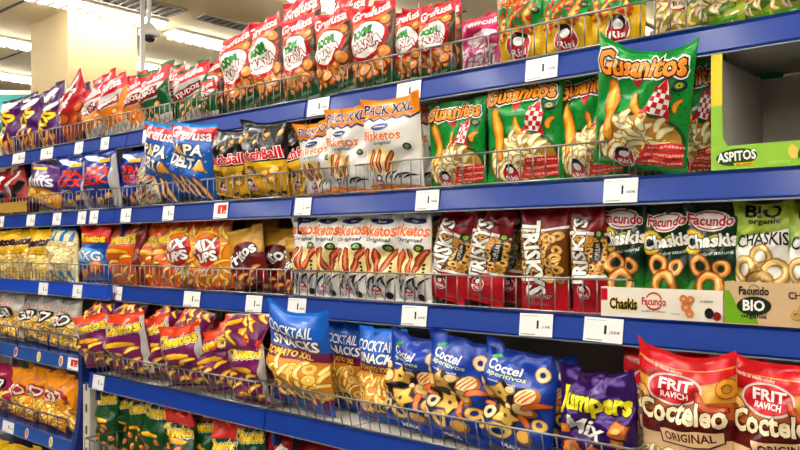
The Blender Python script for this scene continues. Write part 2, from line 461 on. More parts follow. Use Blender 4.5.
# ================================================================== SHELVING
RAILH = .054
class Row: pass
ROWS = {}
def row(key, n, zbot, words):
    r = Row(); r.n, r.zb, r.top, r.words = n, CAMZ+zbot, CAMZ+zbot+RAILH, words; r.key = key; ROWS[key] = r; return r
row('A', 1.55, .376, 'top shelf'); row('B', 1.50, .088, 'second shelf'); row('C', 1.50, -.198, 'third shelf')
row('D', 1.40, -.508, 'fourth shelf'); row('E', 1.40, -.80, 'lowest shelf')
row('G', 1.45, -.474, 'blue rack upper tier'); row('H', 1.45, -.805, 'blue rack middle tier'); row('I', 1.45, -1.13, 'blue rack bottom tier')
BACKN = 1.98
def shelf(key, xa, xb, label, n=None, dz=0, material=None, board=None):
    r = ROWS[key]; n = n or r.n; z0 = r.zb+dz
    t = props(empty('shelf', ((xa+xb)/2, n, z0)), label, 'shelf', 'blue-railed shelves'); h = (xb-xa)/2-.003
    MB().box(-h, h, .0225, BACKN-n-.022, RAILH-.030, RAILH-.004).build('board', board or M_board, t)
    m = MB()
    # tilted price rail with a small lip at top and bottom
    bm = m.bm; prof = [(0, 0), (-.002, .004), (.006, RAILH-.006), (.002, RAILH), (.014, RAILH+.001), (.022, RAILH-.004), (.022, 0)]
    a = [bm.verts.new((-h, y, z)) for y, z in prof]; b = [bm.verts.new((h, y, z)) for y, z in prof]
    bm.faces.new(a); bm.faces.new(b[::-1])
    for i in range(len(a)):
        j = (i+1) % len(a); bm.faces.new((a[i], b[i], b[j], a[j]))
    m.build('price_rail', material or M_blue, t)
    MB().box(-h, h, .001, .012, -.003, -.0005).build('rail_edge', M_edge, t)
    for s in (-1, 1):
        MB().box(s*h-.004, s*h+.004 if s < 0 else s*h, .03, BACKN-n-.025, -.05, RAILH-.031).build('bracket', M_bluedk, t)
    return t
B0, B1, B2, B3 = .12, -1.735, -2.735, -3.74
B4 = -4.74
for key, nm in (('A', 'top'), ('B', 'second'), ('C', 'third'), ('D', 'fourth'), ('E', 'lowest')):
    shelf(key, B1, B0, f'near blue-railed shelf, {nm} level, right bay')
    shelf(key, B2, B1, f'blue-railed shelf, {nm} level, middle bay')
for key, nm in (('A', 'top'), ('B', 'second')):
    shelf(key, B3, B2, f'blue-railed shelf, {nm} level, left bay'); shelf(key, B4, B3, f'blue-railed shelf, {nm} level, far left bay past frame')
M_blue2 = mat('bright_blue_rail', '#0f3fae', .4, spec=.2, coat=.3)
shelf('C', B4, B2+.02, 'brighter blue shelf rail, third level, left bay', n=1.465, dz=.005, material=M_blue2)
M_rackrail = mat('rack_rail_blue', '#1c4d9c', .3, coat=.3)
RX = -2.885
for key, nm in (('G', 'upper'), ('H', 'middle'), ('I', 'bottom')):
    shelf(key, B4, RX, f'light blue rack shelf, {nm} tier, lower left', material=M_rackrail, board=M_bluedk)
# blue side panel of the rack, curved toe
t = props(empty('rack_side_panel', (RX, 1.45, 0)), 'dark blue curved side panel of the snack rack', 'rack side')
m = MB(); bm = m.bm; prof = [(-.012, CAMZ-.405), (-.012, CAMZ-.55), (-.02, .75), (-.05, .6), (-.08, .42), (-.10, .2), (-.11, .0), (BACKN-1.46, 0), (BACKN-1.46, CAMZ-.405)]
a = [bm.verts.new((0, y, z)) for y, z in prof]; b = [bm.verts.new((.03, y, z)) for y, z in prof]
bm.faces.new(a); bm.faces.new(b[::-1])
for i in range(len(a)): j = (i+1) % len(a); bm.faces.new((a[i], b[i], b[j], a[j]))
m.build('panel', M_bluedk, t); MB().box(.03, .034, .10, .14, 1.0-.62, 1.0-.6).build('bolt', M_steel, t)
# gondola frame: back panels and uprights per bay
for i, (xa, xb, nm) in enumerate(((B1, B0, 'right'), (B2, B1, 'middle'), (B3, B2, 'left'), (B4, B3, 'far left'))):
    t = props(empty('shelving_frame', ((xa+xb)/2, BACKN, 0)), f'beige back panel and uprights of the {nm} shelving bay', 'shelving'); h = (xb-xa)/2
    zt = CAMZ+.52
    k = 0; z = .1
    while z < zt-.01:
        z2 = min(z+.3, zt); MB().box(-h+.012, h-.012, .0, .02, z+.002, z2-.002).build('back_panel', M_back, t); z = z2
    MB().box(-h-.012, -h+.010, -.02, .03, 0, zt).build('upright', M_post, t)
    if nm == 'left': xb = RX-.005; h = (xb-xa)/2
    q = props(empty('shelf_plinth', ((xa+xb)/2, 1.44, 0)), f'blue kick plinth under the {nm} shelving bay', 'plinth'); MB().box(-h+.012, h-.012, 0, BACKN-1.45, .0, .1).build('kick_board', M_bluedk, q)
# near post seen between the blue rack and the green bags
t = props(empty('shelf_post', (B2-.065, 1.425, 0)), 'pale grey upright post between blue rack and green bags', 'post')
MB().box(-.02, .03, 0, .03, 0, CAMZ-.51).build('post', M_post, t)
for k in range(10): MB().box(0, .01, -.002, .0, .15+k*.08, .18+k*.08).build('slot', M_dark, t)

# wire baskets standing on the shelf fronts
def basket(key, p0, p1, label, n=None, h=.076, dep_=.34, out=0.0, mt=None):
    r = ROWS[key]; n = (n or r.n)+.008; z = r.top+.001
    xa, xb = Xat(p0, n), Xat(p1, n); L = xb-xa
    t = props(empty('wire_basket', (xa, n, z)), label, 'basket', 'wire shelf baskets'); mt = mt or M_steel; q = .0026
    z1 = h
    MB().tube([(0, dep_, h), (0, .012-out, h), (.012, -out, h), (L-.012, -out, h), (L, .012-out, h), (L, dep_, h)], q).build('top_rail', mt, t, True)
    MB().tube([(0, dep_, .003), (0, .006, .003), (.006, 0, .003), (L-.006, 0, .003), (L, .006, .003), (L, dep_, .003)], q).build('bottom_rail', mt, t, True)
    for s in (0, L):
        m = MB()
        for k in range(10): m.tube([(s, .02+k*.034, .003), (s, .02+k*.034, h)], .0016, 5)
        m.build('side_wires', mt, t, True)['kind'] = 'stuff'
    m = MB(); c = max(2, round(L/.033))
    for k in range(c+1):
        x = .004+(L-.008)*k/c; m.tube([(x, -out*1.0, h), (x, 0, .003)], .0016, 5)
    m.build('front_wires', mt, t, True)['kind'] = 'stuff'
    m = MB()
    for k in range(0, c+1, 5): m.tube([(L*k/c, 0, .002), (L*k/c, dep_, .002)], .0013, 4)
    m.build('floor_wires', mt, t, True)['kind'] = 'stuff'
    return t
for a in (('A', 10, 95, 'wire basket under the purple bags on the top shelf'), ('A', 95.6, 203, 'wire basket under orange and green bags, top shelf'),
          ('A', 203.6, 303, 'wire basket under first red nut bags, top shelf'), ('A', 338, 486, 'wire basket from nut bags to pink bag, top shelf'),
          ('A', 487, 704, 'wire basket below yellow and green bags, top shelf'),
          ('B', -14, 106, 'wire basket at left end of the second shelf'), ('B', 108, 282, 'wire basket below blue triangle-snack and black bags'),
          ('B', 291, 631, 'long wire basket before green corn-puff bags'),
          ('C', 112, 181, 'wire basket before orange bags on the third shelf'),
          ('C', 182, 286, 'wire basket below round-logo orange bags and gold bags'), ('C', 291, 629, 'long wire basket before red ring-snack bags'),
          ('D', 98, 164, 'wire basket under purple bags, left half'), ('D', 165, 261, 'wire basket under purple bags, right half'),
          ('D', 267, 640, 'long wire basket below blue cocktail snack bags'), ):
    basket(*a, out=.018 if a[0] == 'D' else 0)
basket('C', -20, 47, 'wire basket below yellow popcorn bags', n=1.465); basket('C', 48, 109, 'wire basket below blue striped puff bag', n=1.465)
basket('E', 84, 330, 'wire basket corner below the green bags', n=1.31, h=.09)

# blue wire fronts of the rack
def wire_front(key, p0, p1, label):
    r = ROWS[key]; n = r.n+.01; xa, xb = Xat(p0, n), Xat(p1, n); L = xb-xa
    t = props(empty('wire_guard', (xa, n, r.top+.001)), label, 'wire guard', 'blue wire guards')
    MB().tube([(0, 0, 0), (0, 0, .062), (.012, 0, .074), (L-.012, 0, .074), (L, 0, .062), (L, 0, 0)], .003).build('hoop', M_bluewire, t, True)
    m = MB()
    for k in range(1, 3): m.tube([(L*k/3, .0, 0), (L*k/3, 0, .074)], .002, 5)
    m.build('upright_wires', M_bluewire, t, True)
for a in (('G', -8, 16, 'blue wire guard before leftmost silver bag'), ('G', 18, 48, 'blue wire guard before middle silver bags'), ('G', 49, 78, 'blue wire guard before right silver bag'),
          ('H', -16, 5, 'blue wire guard before the pink bag'), ('H', 7, 34, 'blue wire guard before first orange bag'), ('H', 38, 68, 'blue wire guard before last orange bags')):
    wire_front(*a)

# ================================================================== BAG DESIGNS
DS = {}
def design(key, *a, **k): DS[key] = Design(key, *a, **k); return DS[key]
BLK, WHT = '#141212', '#f7f4ee'

d = design('gusa', 'green corn-puff bag with orange title', 1.45, [(0, '#1c9a41')], seal='#23a548')
d.scatter(-.44, .44, .55, 1.25, .11, lambda x, y, r: d.poly([(x-.012, y), (x+.012, y), (x, y+.02)], '#0d5a2b', dz=.05), 3)
d.poly([(-.12, 1.16), (.10, 1.16), (.0, .98)], '#d8232e')
d.ell(.02, .36, .47, .36, '#0e5e2d', rot=6, n=30); d.ell(.02, .345, .44, .325, '#b98f3e', rot=6, n=30)
d.scatter(-.42, .44, .05, .66, .115, lambda x, y, r: d.puff(x, y, .19, .09, r.uniform(0, 180), '#f8eaae', '#b98a35', r.uniform(.2, .5), hi='#fff8d8', dz=.06), 4, lambda x, y: ((x-.02)/.41)**2+((y-.345)/.295)**2 < 1)
d.poly([(-.5, 0), (.5, 0), (.5, .10), (.2, .09), (-.1, .06), (-.3, .10), (-.5, .2)], '#1c9a41')
d.puff(-.27, .70, .66, .15, 92, '#f2a927', '#c4761a', -.05, hi='#f8c95a'); d.puff(.05, .78, .26, .085, 112, '#f2a927', '#c4761a', .3, hi='#f8c95a'); d.puff(.41, .80, .15, .06, 70, '#e9a52c', '#a86a18', .3)
R = np.array([(-.10, -.16), (.10, -.16), (.085, .05), (.05, .16), (0, .25), (-.05, .16), (-.085, .05)])
d.poly(rot2(R*1.08, -12)+(.25, .86), '#7d1a1e'); d.poly(rot2(R, -12)+(.25, .86), WHT)
for i in range(4):
    for j in range(5):
        if (i+j) % 2 == 0:
            q = np.array([(-.085+i*.0425, -.15+j*.06), (-.0425+i*.0425, -.15+j*.06), (-.0425+i*.0425, -.09+j*.06), (-.085+i*.0425, -.09+j*.06)])
            d.poly(rot2(q, -12)+(.25, .86), '#c9202c', dz=.1)
d.poly(rot2(np.array([(-.05, .13), (.05, .13), (0, .25)]), -12)+(.25, .86), '#c9202c')
for sg in (-1, 1): d.poly(rot2(np.array([(sg*.09, -.05), (sg*.15, -.22), (sg*.07, -.16)]), -12)+(.25, .86), '#c9202c')
d.seal_badge(.40, 1.02, .06)
d.text('Gusanitos', 0, 1.25, .88, .25, '#f59a2c', BLK, '#f2eee4', rot=2, bold=.05, ow=.07, arc=.03)
for i, s in enumerate(('sin gluten', 'sin conservantes', 'sin aceite de palma')):
    y = .31-i*.085; x0 = .10-i*.045
    d.poly([(x0, y-.035), (.47, y-.025), (.47, y+.05), (x0+.03, y+.04)], '#d5352d'); d.text(s, (x0+.49)/2+.02, y+.006, .40-x0*.75, .036, '#ffd9c8', bold=.01)
d.emblem(-.10, .17, .115)

d = design('xxl', 'large white biscuit-stick bag with orange zigzag top', 1.4, [(0, '#ef8a1e'), (.05, '#ece8e2'), (.80, '#f29a25')])
z = [(-.5, 1.14)]+[(-.5+i*.1, 1.14-(.045 if i % 2 else 0)) for i in range(11)]+[(.5, 1.18), (-.5, 1.18)]
d.poly(z[::-1], '#f29a25')
z = [(-.5+i*.1, 1.10-(.045 if i % 2 else 0)) for i in range(11)]
for i in range(10): d.poly([(z[i][0], z[i][1]), (z[i+1][0], z[i+1][1]), (z[i+1][0], z[i+1][1]+.03), (z[i][0], z[i][1]+.03)], '#22306b')
d.text('PACK XXL', 0, 1.24, .86, .15, '#1d2a63', WHT, bold=.05, ow=.03)
d.ell(-.06, .98, .16, .045, '#27458c', rot=4); d.text('risketos', -.06, .985, .2, .03, WHT)
d.text('Bisketos', -.06, .85, .7, .15, '#f08a20', WHT, bold=.035)
d.text('original', -.02, .73, .34, .06, '#3c3f55', shear=.2)
d.ell(-.10, .47, .27, .22, '#f3dfa2', n=26)
for x, r_ in ((-.24, 86), (-.11, 84), (.06, 62)):
    d.puff(x, .46, .34, .085, r_, '#b5472a', '#7c2417', .1, hi='#e29255')
d.seal_badge(.36, .67, .05)
for i in range(5): d.puff(.0+i*.09, .22+.02*(i % 2), .2, .012, 60-i*12, '#2a2a2a', '#2a2a2a', .4)
for i in range(3): d.puff(-.42+i*.1, .25, .2, .03, 80, '#c9c6c4', '#a9a6a6', .2)
d.emblem(-.16, .17, .075)
for i in range(6): d.nut(-.36+i*.14, .06, .055, '#f2a431', '#c96a14')

d = design('sket', 'narrow white biscuit-stick bag with orange lettering', 2.9, [(0, '#ece8e2')], thick=.9)
d.ell(.02, 2.68, .36, .10, '#20306e'); d.text('Risi', .02, 2.68, .2, .08, WHT)
d.text('sketos', .0, 2.36, .94, .42, '#f0821c', WHT, bold=.05)
d.text('Original', -.04, 2.02, .78, .17, '#2d3763', shear=.2)
d.poly([(-.48, .85), (.48, .85), (.48, 1.62), (.2, 1.78), (-.2, 1.62), (-.48, 1.7)], '#f3dfa0')
for x, r_, y in ((-.32, 85, 1.3), (-.05, 95, 1.32), (.28, 65, 1.35)): d.puff(x, y, .82, .19, r_, '#b5462a', '#7a2015', .1, hi='#e08a4d')
d.seal_badge(.26, 1.78, .13)
for i in range(3): d.ell(.34, .98+i*.13, .04, .05, '#2b2320', n=8)
for i in range(6): d.puff(-.35+i*.14, .58+.06*(i % 2), .5, .03, 75+(-1)**i*22, '#3b3a3c', '#2a2a2a', .35)
for i in range(4): d.puff(-.36+i*.2, .35, .6, .05, 88+(-1)**i*12, '#bdbab8', '#8f8c8c', .2)
d.emblem(-.08, .36, .15); d.ell(.25, .2, .1, .12, '#2f2a28', n=10)

d = design('match', 'black and yellow cheese nut bag with red title', 1.5, [(0, '#d9a91c'), (.46, '#1a1816')], seal='#211f1d')
d.poly([(-.5, .62), (.5, .78), (.5, .66), (-.5, .5)], '#e8bd2a')
for x, y, r_ in ((-.30, 1.20, .08), (.16, 1.22, .10), (.40, 1.28, .08), (-.05, 1.1, .06)): d.nut(x, y, r_, '#e6b05a', '#9d6a24', 60, .62, '#f5d391')
for i in range(4): d.puff(-.2+i*.12, 1.12+.05*i, .3, .012, 20+i*35, '#8b8782', '#6b6864', .5)
d.poly([(-.48, .72), (.48, .90), (.48, .98), (-.48, .80)], '#b7141f')
d.text('MatchBall', 0, .85, .92, .22, '#d81e2b', '#fbf6ef', rot=10, bold=.05, ow=.05)
d.text('QUESO', -.26, .55, .36, .09, BLK, bold=.05, rot=5)
d.poly([(-.46, .40), (-.05, .46), (-.05, .53), (-.46, .47)], BLK); d.text('crujiente', -.26, .465, .32, .04, '#e8bd2a', rot=8)
for x, y in ((.2, .5), (.32, .38), (.12, .36), (.36, .56)): d.nut(x, y, .10, '#efc468', '#b97a26', 30, .6, '#f9e3a2')
d.emblem(-.16, .22, .11)
for i in range(4): d.ell(.15+i*.1, .1+.04*(i % 2), .05, .04, '#2c2410', n=8)

d = design('papa', 'blue triangle-snack bag with red top band', 1.5, [(0, '#1666b6'), (.80, '#d3202b'), (.95, '#2a8fd6')], seal='#39a0e0')
d.scatter(-.44, .44, .5, 1.1, .16, lambda x, y, r: d.poly([(x, y), (x+.03, y+.01), (x+.015, y+.035)], '#f3c62b', dz=.05), 5)
d.text('Grefusa', 0, 1.30, .9, .21, WHT, bold=.035, shear=.1, rot=-2)
d.text('PAPA', -.02, 1.0, .7, .22, '#f5f1e4', BLK, bold=.05, ow=.06)
d.text('DELTA', -.02, .74, .78, .21, '#f5f1e4', BLK, bold=.05, ow=.06, rot=-3)
d.poly([(-.20, .90), (-.02, .90), (-.11, 1.10)], '#f3b13c'); d.poly([(.16, .62), (.42, .62), (.30, .84)], '#c9831e'); d.poly([(.19, .64), (.39, .64), (.30, .81)], '#f3b13c')
for i in range(5): d.puff(-.34+i*.17, .28, .42, .11, 112, '#e8b06a', '#a86426', .02, hi='#f3cd94')

d = design('boom', 'red-topped nut bag with round white badge', 1.62, [(0, '#1d5a35'), (.2, '#5c421d'), (.38, '#c9893a'), (.86, '#d9202b')], soft=False, seal='#c81d28')
d.poly([(-.5, .33), (-.2, .26), (.1, .36), (.5, .28), (.5, .7), (-.5, .7)], '#c98a3c'); d.poly([(.18, .3), (.5, .26), (.5, 1.35), (.36, 1.3)], '#54401f')
d.poly([(-.5, 1.22), (.5, 1.34), (.5, 1.45), (-.5, 1.45)], '#d9202b')
d.scatter(-.40, .42, .28, 1.2, .19, lambda x, y, r: d.nut(x, y, r.uniform(.07, .11), '#dd9448', '#8c4b1d', r.uniform(0, 180), .85, '#f0bb78'), 7)
d.text('Grefusa', 0, 1.43, .86, .2, WHT, bold=.04, shear=.1, rot=5)
d.ell(-.02, .88, .45, .36, '#b51722', rot=12, n=28); d.ell(-.03, .90, .40, .305, '#f3efe8', rot=12, n=28)
d.text('BOOM!', -.08, 1.02, .46, .16, '#2f9a3c', '#0d3a18', rot=8, bold=.07, ow=.06)
d.text('MANÍA', .0, .83, .66, .20, '#f5f1ea', '#c01a2a', '#3b1a12', rot=8, bold=.05, ow=.06)
for x, y, r_ in ((.28, .38, .12), (-.1, .36, .14), (-.36, .48, .11), (.36, .60, .13), (.36, 1.18, .11)): d.nut(x, y, r_, '#e39a4b', '#7d3f17', 20, .95, '#f2c084')
d.text('sabor', .22, .14, .24, .05, '#9fc08c', rot=4)

for key, c, c2, dsc in (('grefo', '#e08a22', '#f3b34a', 'red and silver bag with orange lower half'), ('grefg', '#15652f', '#2f9a4c', 'red and silver bag with green lower half')):
    d = design(key, dsc, 1.4, [(0, '#c9c4bd'), (.14, c), (.42, '#cfccc8'), (.68, '#d4222d')], seal='#c21d28' if key == 'grefo' else '#1a7a37')
    d.poly([(.5, .4), (.5, 1.05), (.28, .55)], c)
    d.text('Grefusa', 0, 1.12, .84, .2, WHT, bold=.04, shear=.1, rot=4)
    d.poly([(-.42, .58), (.36, .64), (.36, .86), (-.42, .80)], '#8c1d22'); d.text('TIJUDOS', -.03, .72, .68, .15, '#f3ece0', '#8c1d22', rot=4, bold=.04)
    for x, y in ((-.25, .42), (.0, .36), (.22, .46), (.1, .2), (-.2, .22)): d.nut(x, y, .09, '#e8a04a', '#8f5018', 30, .7, '#f5cd8c')
    for i in range(4): d.puff(-.3+i*.2, .1, .2, .05, 60, '#efeae2', '#9a958e', .2)

d = design('pink', 'pink puffed snack bag between nut and green bags', 1.5, [(0, '#e7a3bd'), (.25, '#d6609a'), (.55, '#b72c72'), (.80, '#d33a6c')], soft=True, seal='#c02030')
d.scatter(-.42, .42, .08, .7, .15, lambda x, y, r: d.puff(x, y, .19, .09, r.uniform(0, 90), '#f8dfe6', '#d989ab', .2, hi='#ffffff'), 9)
d.ell(.05, .86, .4, .14, '#f6d9e4', rot=5); d.text('Gremons', 0, 1.25, .84, .22, WHT, bold=.04, rot=3)
d.text('Clouds', -.05, .72, .5, .12, '#7c1d4a', WHT, rot=6, bold=.04)

d = design('risiy', 'green-topped yellow bag with big round emblem', 1.5, [(0, '#e0b820'), (.44, '#2f9b48')], seal='#2f9b48')
d.text('Gusanitos', 0, 1.22, .9, .24, '#f0862a', BLK, WHT, bold=.045)
d.poly([(-.1, 1.08), (.1, 1.08), (0, .95)], '#d8232e')
for x, y, r_ in ((-.3, .66, 95), (.28, .78, 75), (-.02, .84, 30)): d.puff(x, y, .44, .12, r_, '#efb43c', '#b57a1c', .1, hi='#f8d680')
for i in range(7): d.puff(-.36+i*.12, .95+.06*(i % 2), .18, .035, 70, '#e24b3b', '#9c1f1d', .1)
d.scatter(-.4, .4, .55, 1.0, .14, lambda x, y, r: d.nut(x, y, .04, '#e8433a', '#8c1d1d'), 11); d.seal_badge(.38, .9, .06)
d.emblem(.06, .30, .23); d.text('selección', .12, .06, .6, .07, BLK, bold=.03)

d = design('cash', 'lime bag of cashews with blue top', 1.5, [(0, '#9fae1f'), (.25, '#b4bd2c'), (.36, '#2468b8')], seal='#2468b8')
d.ell(0, .55, .40, .32, '#5b7d22', n=24)
d.scatter(-.34, .36, .22, .85, .17, lambda x, y, r: d.puff(x, y, .22, .09, r.uniform(0, 180), '#e8cf9a', '#a98750', .55, hi='#f6e8c4') if r.random() < .8 else d.nut(x, y, .07, '#8fae3c', '#4d6a1c'), 13)
d.poly([(-.4, .05), (.4, .12), (.4, .2), (-.4, .13)], '#5f9a2c'); d.text('anacardos', 0, 1.2, .8, .16, WHT, bold=.03)
d = design('peanut', 'yellow bag with peanuts and red-ringed badge', 1.5, [(0, '#b8a81e'), (.5, '#cda42a')])
d.scatter(-.4, .4, .1, 1.1, .17, lambda x, y, r: d.puff(x, y, .21, .1, r.uniform(0, 180), '#ecd6a4', '#b08c52', .1, hi='#f8ecd0'), 14)
d.ell(.05, .62, .22, .16, '#c6262b', n=20); d.ell(.05, .62, .19, .13, '#f5e9cf', n=20); d.text('Risi', .05, .62, .26, .12, '#1e1e1e')

d = design('taki', 'purple rolled-chip bag with tilted yellow lettering', 1.6, [(0, '#5b1a6c')], seal='#3f1350')
d.text('KIS', -.05, .95, .72, .44, '#f0d22c', '#7c2a12', rot=38, bold=.06)
for i in range(7): d.puff(-.3+(i % 3)*.25, .22+(i//3)*.16, .42, .12, 40+i*9, '#f2a62a', '#a4481a', .05, hi='#f9d560')
d.ell(.1, 1.35, .3, .1, '#e9e5ea', rot=10)
d = design('cono', 'red bag with white script, leaning left', 1.45, [(0, '#b4562a'), (.3, '#b3202a')], seal='#c02a2a')
d.poly([(-.3, 1.2), (.1, 1.2), (.1, 1.36), (-.3, 1.36)], '#e3a03c'); d.text('Conos', .0, .78, .85, .3, WHT, BLK, rot=35, bold=.03, shear=.2)
for x, y in ((-.25, .3), (.1, .25), (.3, .45), (-.1, .45), (-.3, 1.0), (.3, 1.1)): d.nut(x, y, .12, '#d9702f', '#7d2a16', 30)
d = design('teal', 'teal and white paper-wrapped pack', 1.4, [(0, '#cfe6e0'), (.4, '#1f8f86'), (.7, '#e9efe9')]); d.text('suave', 0, .7, .7, .2, WHT)
d = design('gram', 'blue cookie bag with red two-line title', 1.7, [(0, '#1a3f9a')], seal='#16357f')
d.ell(-.05, 1.5, .36, .08, '#e9ecf3', rot=-12); d.rect(.05, .38, 1.36, 1.47, '#efc22e')
d.text('DRA', .06, 1.16, .6, .25, '#e2412c', '#7c1716', bold=.06, rot=2); d.text('GICK', .08, .88, .66, .25, '#e2412c', '#7c1716', bold=.06, rot=2)
for x, y, r_ in ((.46, 1.1, .09), (.46, .95, .08), (-.24, .34, .13), (.08, .26, .15), (.3, .42, .12)): d.nut(x, y, r_, '#c98a46', '#6b3d18', 10, .95, '#e3b578')
d.text('chips', -.1, .64, .3, .06, WHT); d.poly([(.36, .08), (.5, .08), (.5, 1.55), (.42, 1.5)], '#b4b0ae', 'side_fold')
d = design('rufs', 'purple bag with yellow crinkle chips and white script', 1.6, [(0, '#5a2375'), (.22, '#5a2375')], seal='#5d2a7c')
d.poly([(-.5, .2), (.5, .16), (.5, .62), (.2, .72), (-.5, .58)], '#d99c26')
for x, y, r_ in ((-.22, .46, .2), (.16, .5, .2), (.0, .34, .18), (.3, .32, .15), (-.32, .3, .14)): d.nut(x, y, r_, '#f5c83c', '#c07c18', 20, .7, '#fae58a')
for i in range(6): d.puff(-.3+i*.12, .3+.06*(i % 2), .3, .03, 100, '#d58f22', '#b06f18', 0)
d.poly([(-.34, 1.2), (.1, 1.32), (.1, 1.42), (-.34, 1.3)], '#e5c83a'); d.text('Ruffs', 0, .92, .8, .36, WHT, '#8a6aa0', rot=18, bold=.02, shear=.25)
d = design('stick', 'clear silver bag of orange and black sticks', 1.8, [(0, '#b9b4a6')], foil=.5, seal='#c9c6c0')
d.scatter(-.42, .42, .12, 1.5, .15, lambda x, y, r: d.puff(x, y, .26, .05, r.uniform(20, 80), r.choice(['#e0862a', '#e8c05a', '#3a332c', '#d9d2c4', '#c9491f']), '#5d4a30', .1), 15)
d = design('redbk', 'red bag with black and white diagonal stripes', 1.5, [(0, '#a3161f')], seal='#b21c22')
d.poly([(-.5, .5), (-.2, .5), (.4, 1.2), (.2, 1.3)], WHT); d.poly([(-.45, .2), (.1, .2), (.5, .7), (.4, .85), (-.4, .5)], BLK); d.text('Picos', 0, .95, .6, .2, WHT, BLK, rot=30)

def cheetos(key, dsc, asp, base, top, snack, edge, title='Cheetos', tcol='#f6d22c', ring=False, extra=None, foil=0, band=.76, ty=.74):
    d = design(key, dsc, asp, [(0, base), (band, top)], seal=top, foil=foil)
    if extra: extra(d)
    if key == 'chp': d.poly([(.41, .06), (.5, .06), (.5, asp*.93), (.44, asp*.93)], '#bdb8b4', 'side_fold')
    d.text(title, 0, asp*ty, .92, asp*.17, tcol, BLK, '#f6eee0', rot=5, bold=.06, ow=.05)
    pts = [(-.32+i*.08, asp*.56-.012*(i-4)**2*.3) for i in range(9)]
    d.poly([(x, y-.035) for x, y in pts]+[(x, y+.045) for x, y in pts[::-1]], '#6b3b0c'); d.poly([(x, y-.025) for x, y in pts]+[(x, y+.035) for x, y in pts[::-1]], '#efb92e')
    r = random.Random(len(key)*7+ord(key[-1]))
    for x, y in ((.26, .44), (-.05, .36), (.28, .25), (-.22, .24), (.05, .15), (-.3, .42), (.34, .1)):
        if ring: d.nut(x, y*asp, .12, snack, edge, r.uniform(0, 90), .9, '#f5cf88'); d.ell(x, y*asp, .03, .03, edge, 'snack_picture', n=8)
        else: d.puff(x, y*asp, .27, .12, r.uniform(-20, 60), snack, edge, .3, hi='#fbe07c')
    return d
cheetos('chp', 'purple puff bag with red-orange top', 1.4, '#7d2062', '#e5501f', '#f3b02e', '#8c4a14', band=.85, ty=.78)
cheetos('cho', 'orange puff bag with yellow arched title', 1.55, '#d9691c', '#d2601a', '#f0a52e', '#a85a12')
cheetos('chg', 'green bag of round snacks with yellow title', 1.9, '#0f5227', '#c7312a', '#d9882e', '#6e3410', ring=True, band=.955, ty=.86)
cheetos('chgr', 'green bag with crumpled red folded top', 1.9, '#0f5227', '#d8382e', '#d9882e', '#6e3410', ring=True, band=.76, ty=.66)
def popc(d): d.scatter(-.42, .42, .08, .92, .11, lambda x, y, r: d.nut(x, y, .075, '#f4e3a4', '#cfa548', r.uniform(0, 90), .85, '#fff6d4', dz=.08), 17)
cheetos('chy', 'yellow popcorn bag with dark arched title', 1.55, '#ecc42a', '#f0c51f', '#f4dd8a', '#cf9c3a', tcol='#5a2a10', extra=popc)
d = design('chb', 'red-topped blue bag with white splash lettering', 1.55, [(0, '#1d4f9e'), (.68, '#cf2f28')])
d.text('Cheetos', 0, 1.2, .92, .22, '#f6d22c', BLK, bold=.06, rot=-4); d.ell(0, .74, .42, .2, '#5db4e6', rot=-8, n=20); d.text('NXG', 0, .74, .7, .26, WHT, '#1d3f86', rot=-8, bold=.05)
d.nut(.2, .4, .24, '#d98a3c', '#8c4a1c', 20, .8); d.nut(-.2, .25, .18, '#d98a3c', '#8c4a1c', 20, .8)
d = design('stripe', 'blue-striped clear bag of pale puffs', 1.7, [(0, '#efe2b4')], seal='#2a86c8')
for i in range(4): d.poly([(-.48+i*.26, 1.28), (-.36+i*.26, 1.28), (-.40+i*.28, 1.66), (-.5+i*.28, 1.66)], '#2a86c8'); d.poly([(-.48+i*.26, .05), (-.38+i*.26, .05), (-.40+i*.26, .36), (-.5+i*.26, .36)], '#2a86c8')
d.scatter(-.42, .42, .4, 1.25, .13, lambda x, y, r: d.nut(x, y, .09, '#f6e6b2', '#cfae62', r.uniform(0, 90), .8, '#fff8de', dz=.1), 18)
d = design('brown', 'dark red bag edge turned sideways', 1.6, [(0, '#7c2a1a')]); d.text('rojo', 0, .9, .6, .2, '#d98a4a')

d = design('mix', 'orange party-mix bag with round red disc', 1.5, [(0, '#c9421c'), (.18, '#e68a22'), (.45, '#f0a62e'), (.8, '#e8912a'), (.95, '#d32a24')], seal='#cf2722', soft=True)
d.scatter(-.42, .42, .1, 1.4, .2, lambda x, y, r: d.puff(x, y, .27, .1, r.uniform(0, 180), '#f3b73c', '#cf6a1a', .2, hi='#fbe07a'), 19)
d.ell(-.02, .86, .40, .42, '#f5c93a', n=28); d.ell(0, .84, .37, .38, '#c5231f', n=28); d.poly([(-.34, 1.0), (-.1, 1.2), (.1, 1.22), (.34, 1.0), (.2, 1.05), (0, 1.12), (-.2, 1.05)], '#f08a22')
d.text('MIX', -.03, .94, .62, .26, WHT, '#5a0f12', bold=.07, rot=8, ow=.06); d.text('UPS', .04, .68, .56, .22, WHT, '#5a0f12', bold=.07, rot=6, ow=.06)
for i in range(6): d.puff(-.3+i*.12, .38, .16, .05, 20+i*10, '#f4d9d2', '#b2433a', .2)
d = design('frit', 'gold corn-chip bag with dark red swoosh', 1.5, [(0, '#7c1a16'), (.52, '#c79a3c')], seal='#d9b25a')
d.poly([(-.5, .5), (.5, .86), (.5, 1.06), (.3, 1.16), (-.1, 1.05), (-.5, .72)], '#d6a945'); d.ell(.02, .80, .43, .30, '#6b1213', rot=20, n=24)
d.text('Fritos', 0, .82, .84, .3, WHT, BLK, rot=20, bold=.05, ow=.06)
for x, y in ((-.3, .3), (0, .25), (.3, .4), (.15, .12), (-.2, .1)): d.puff(x, y, .28, .13, 30, '#e0903a', '#8c3c14', .4, hi='#f0c070')

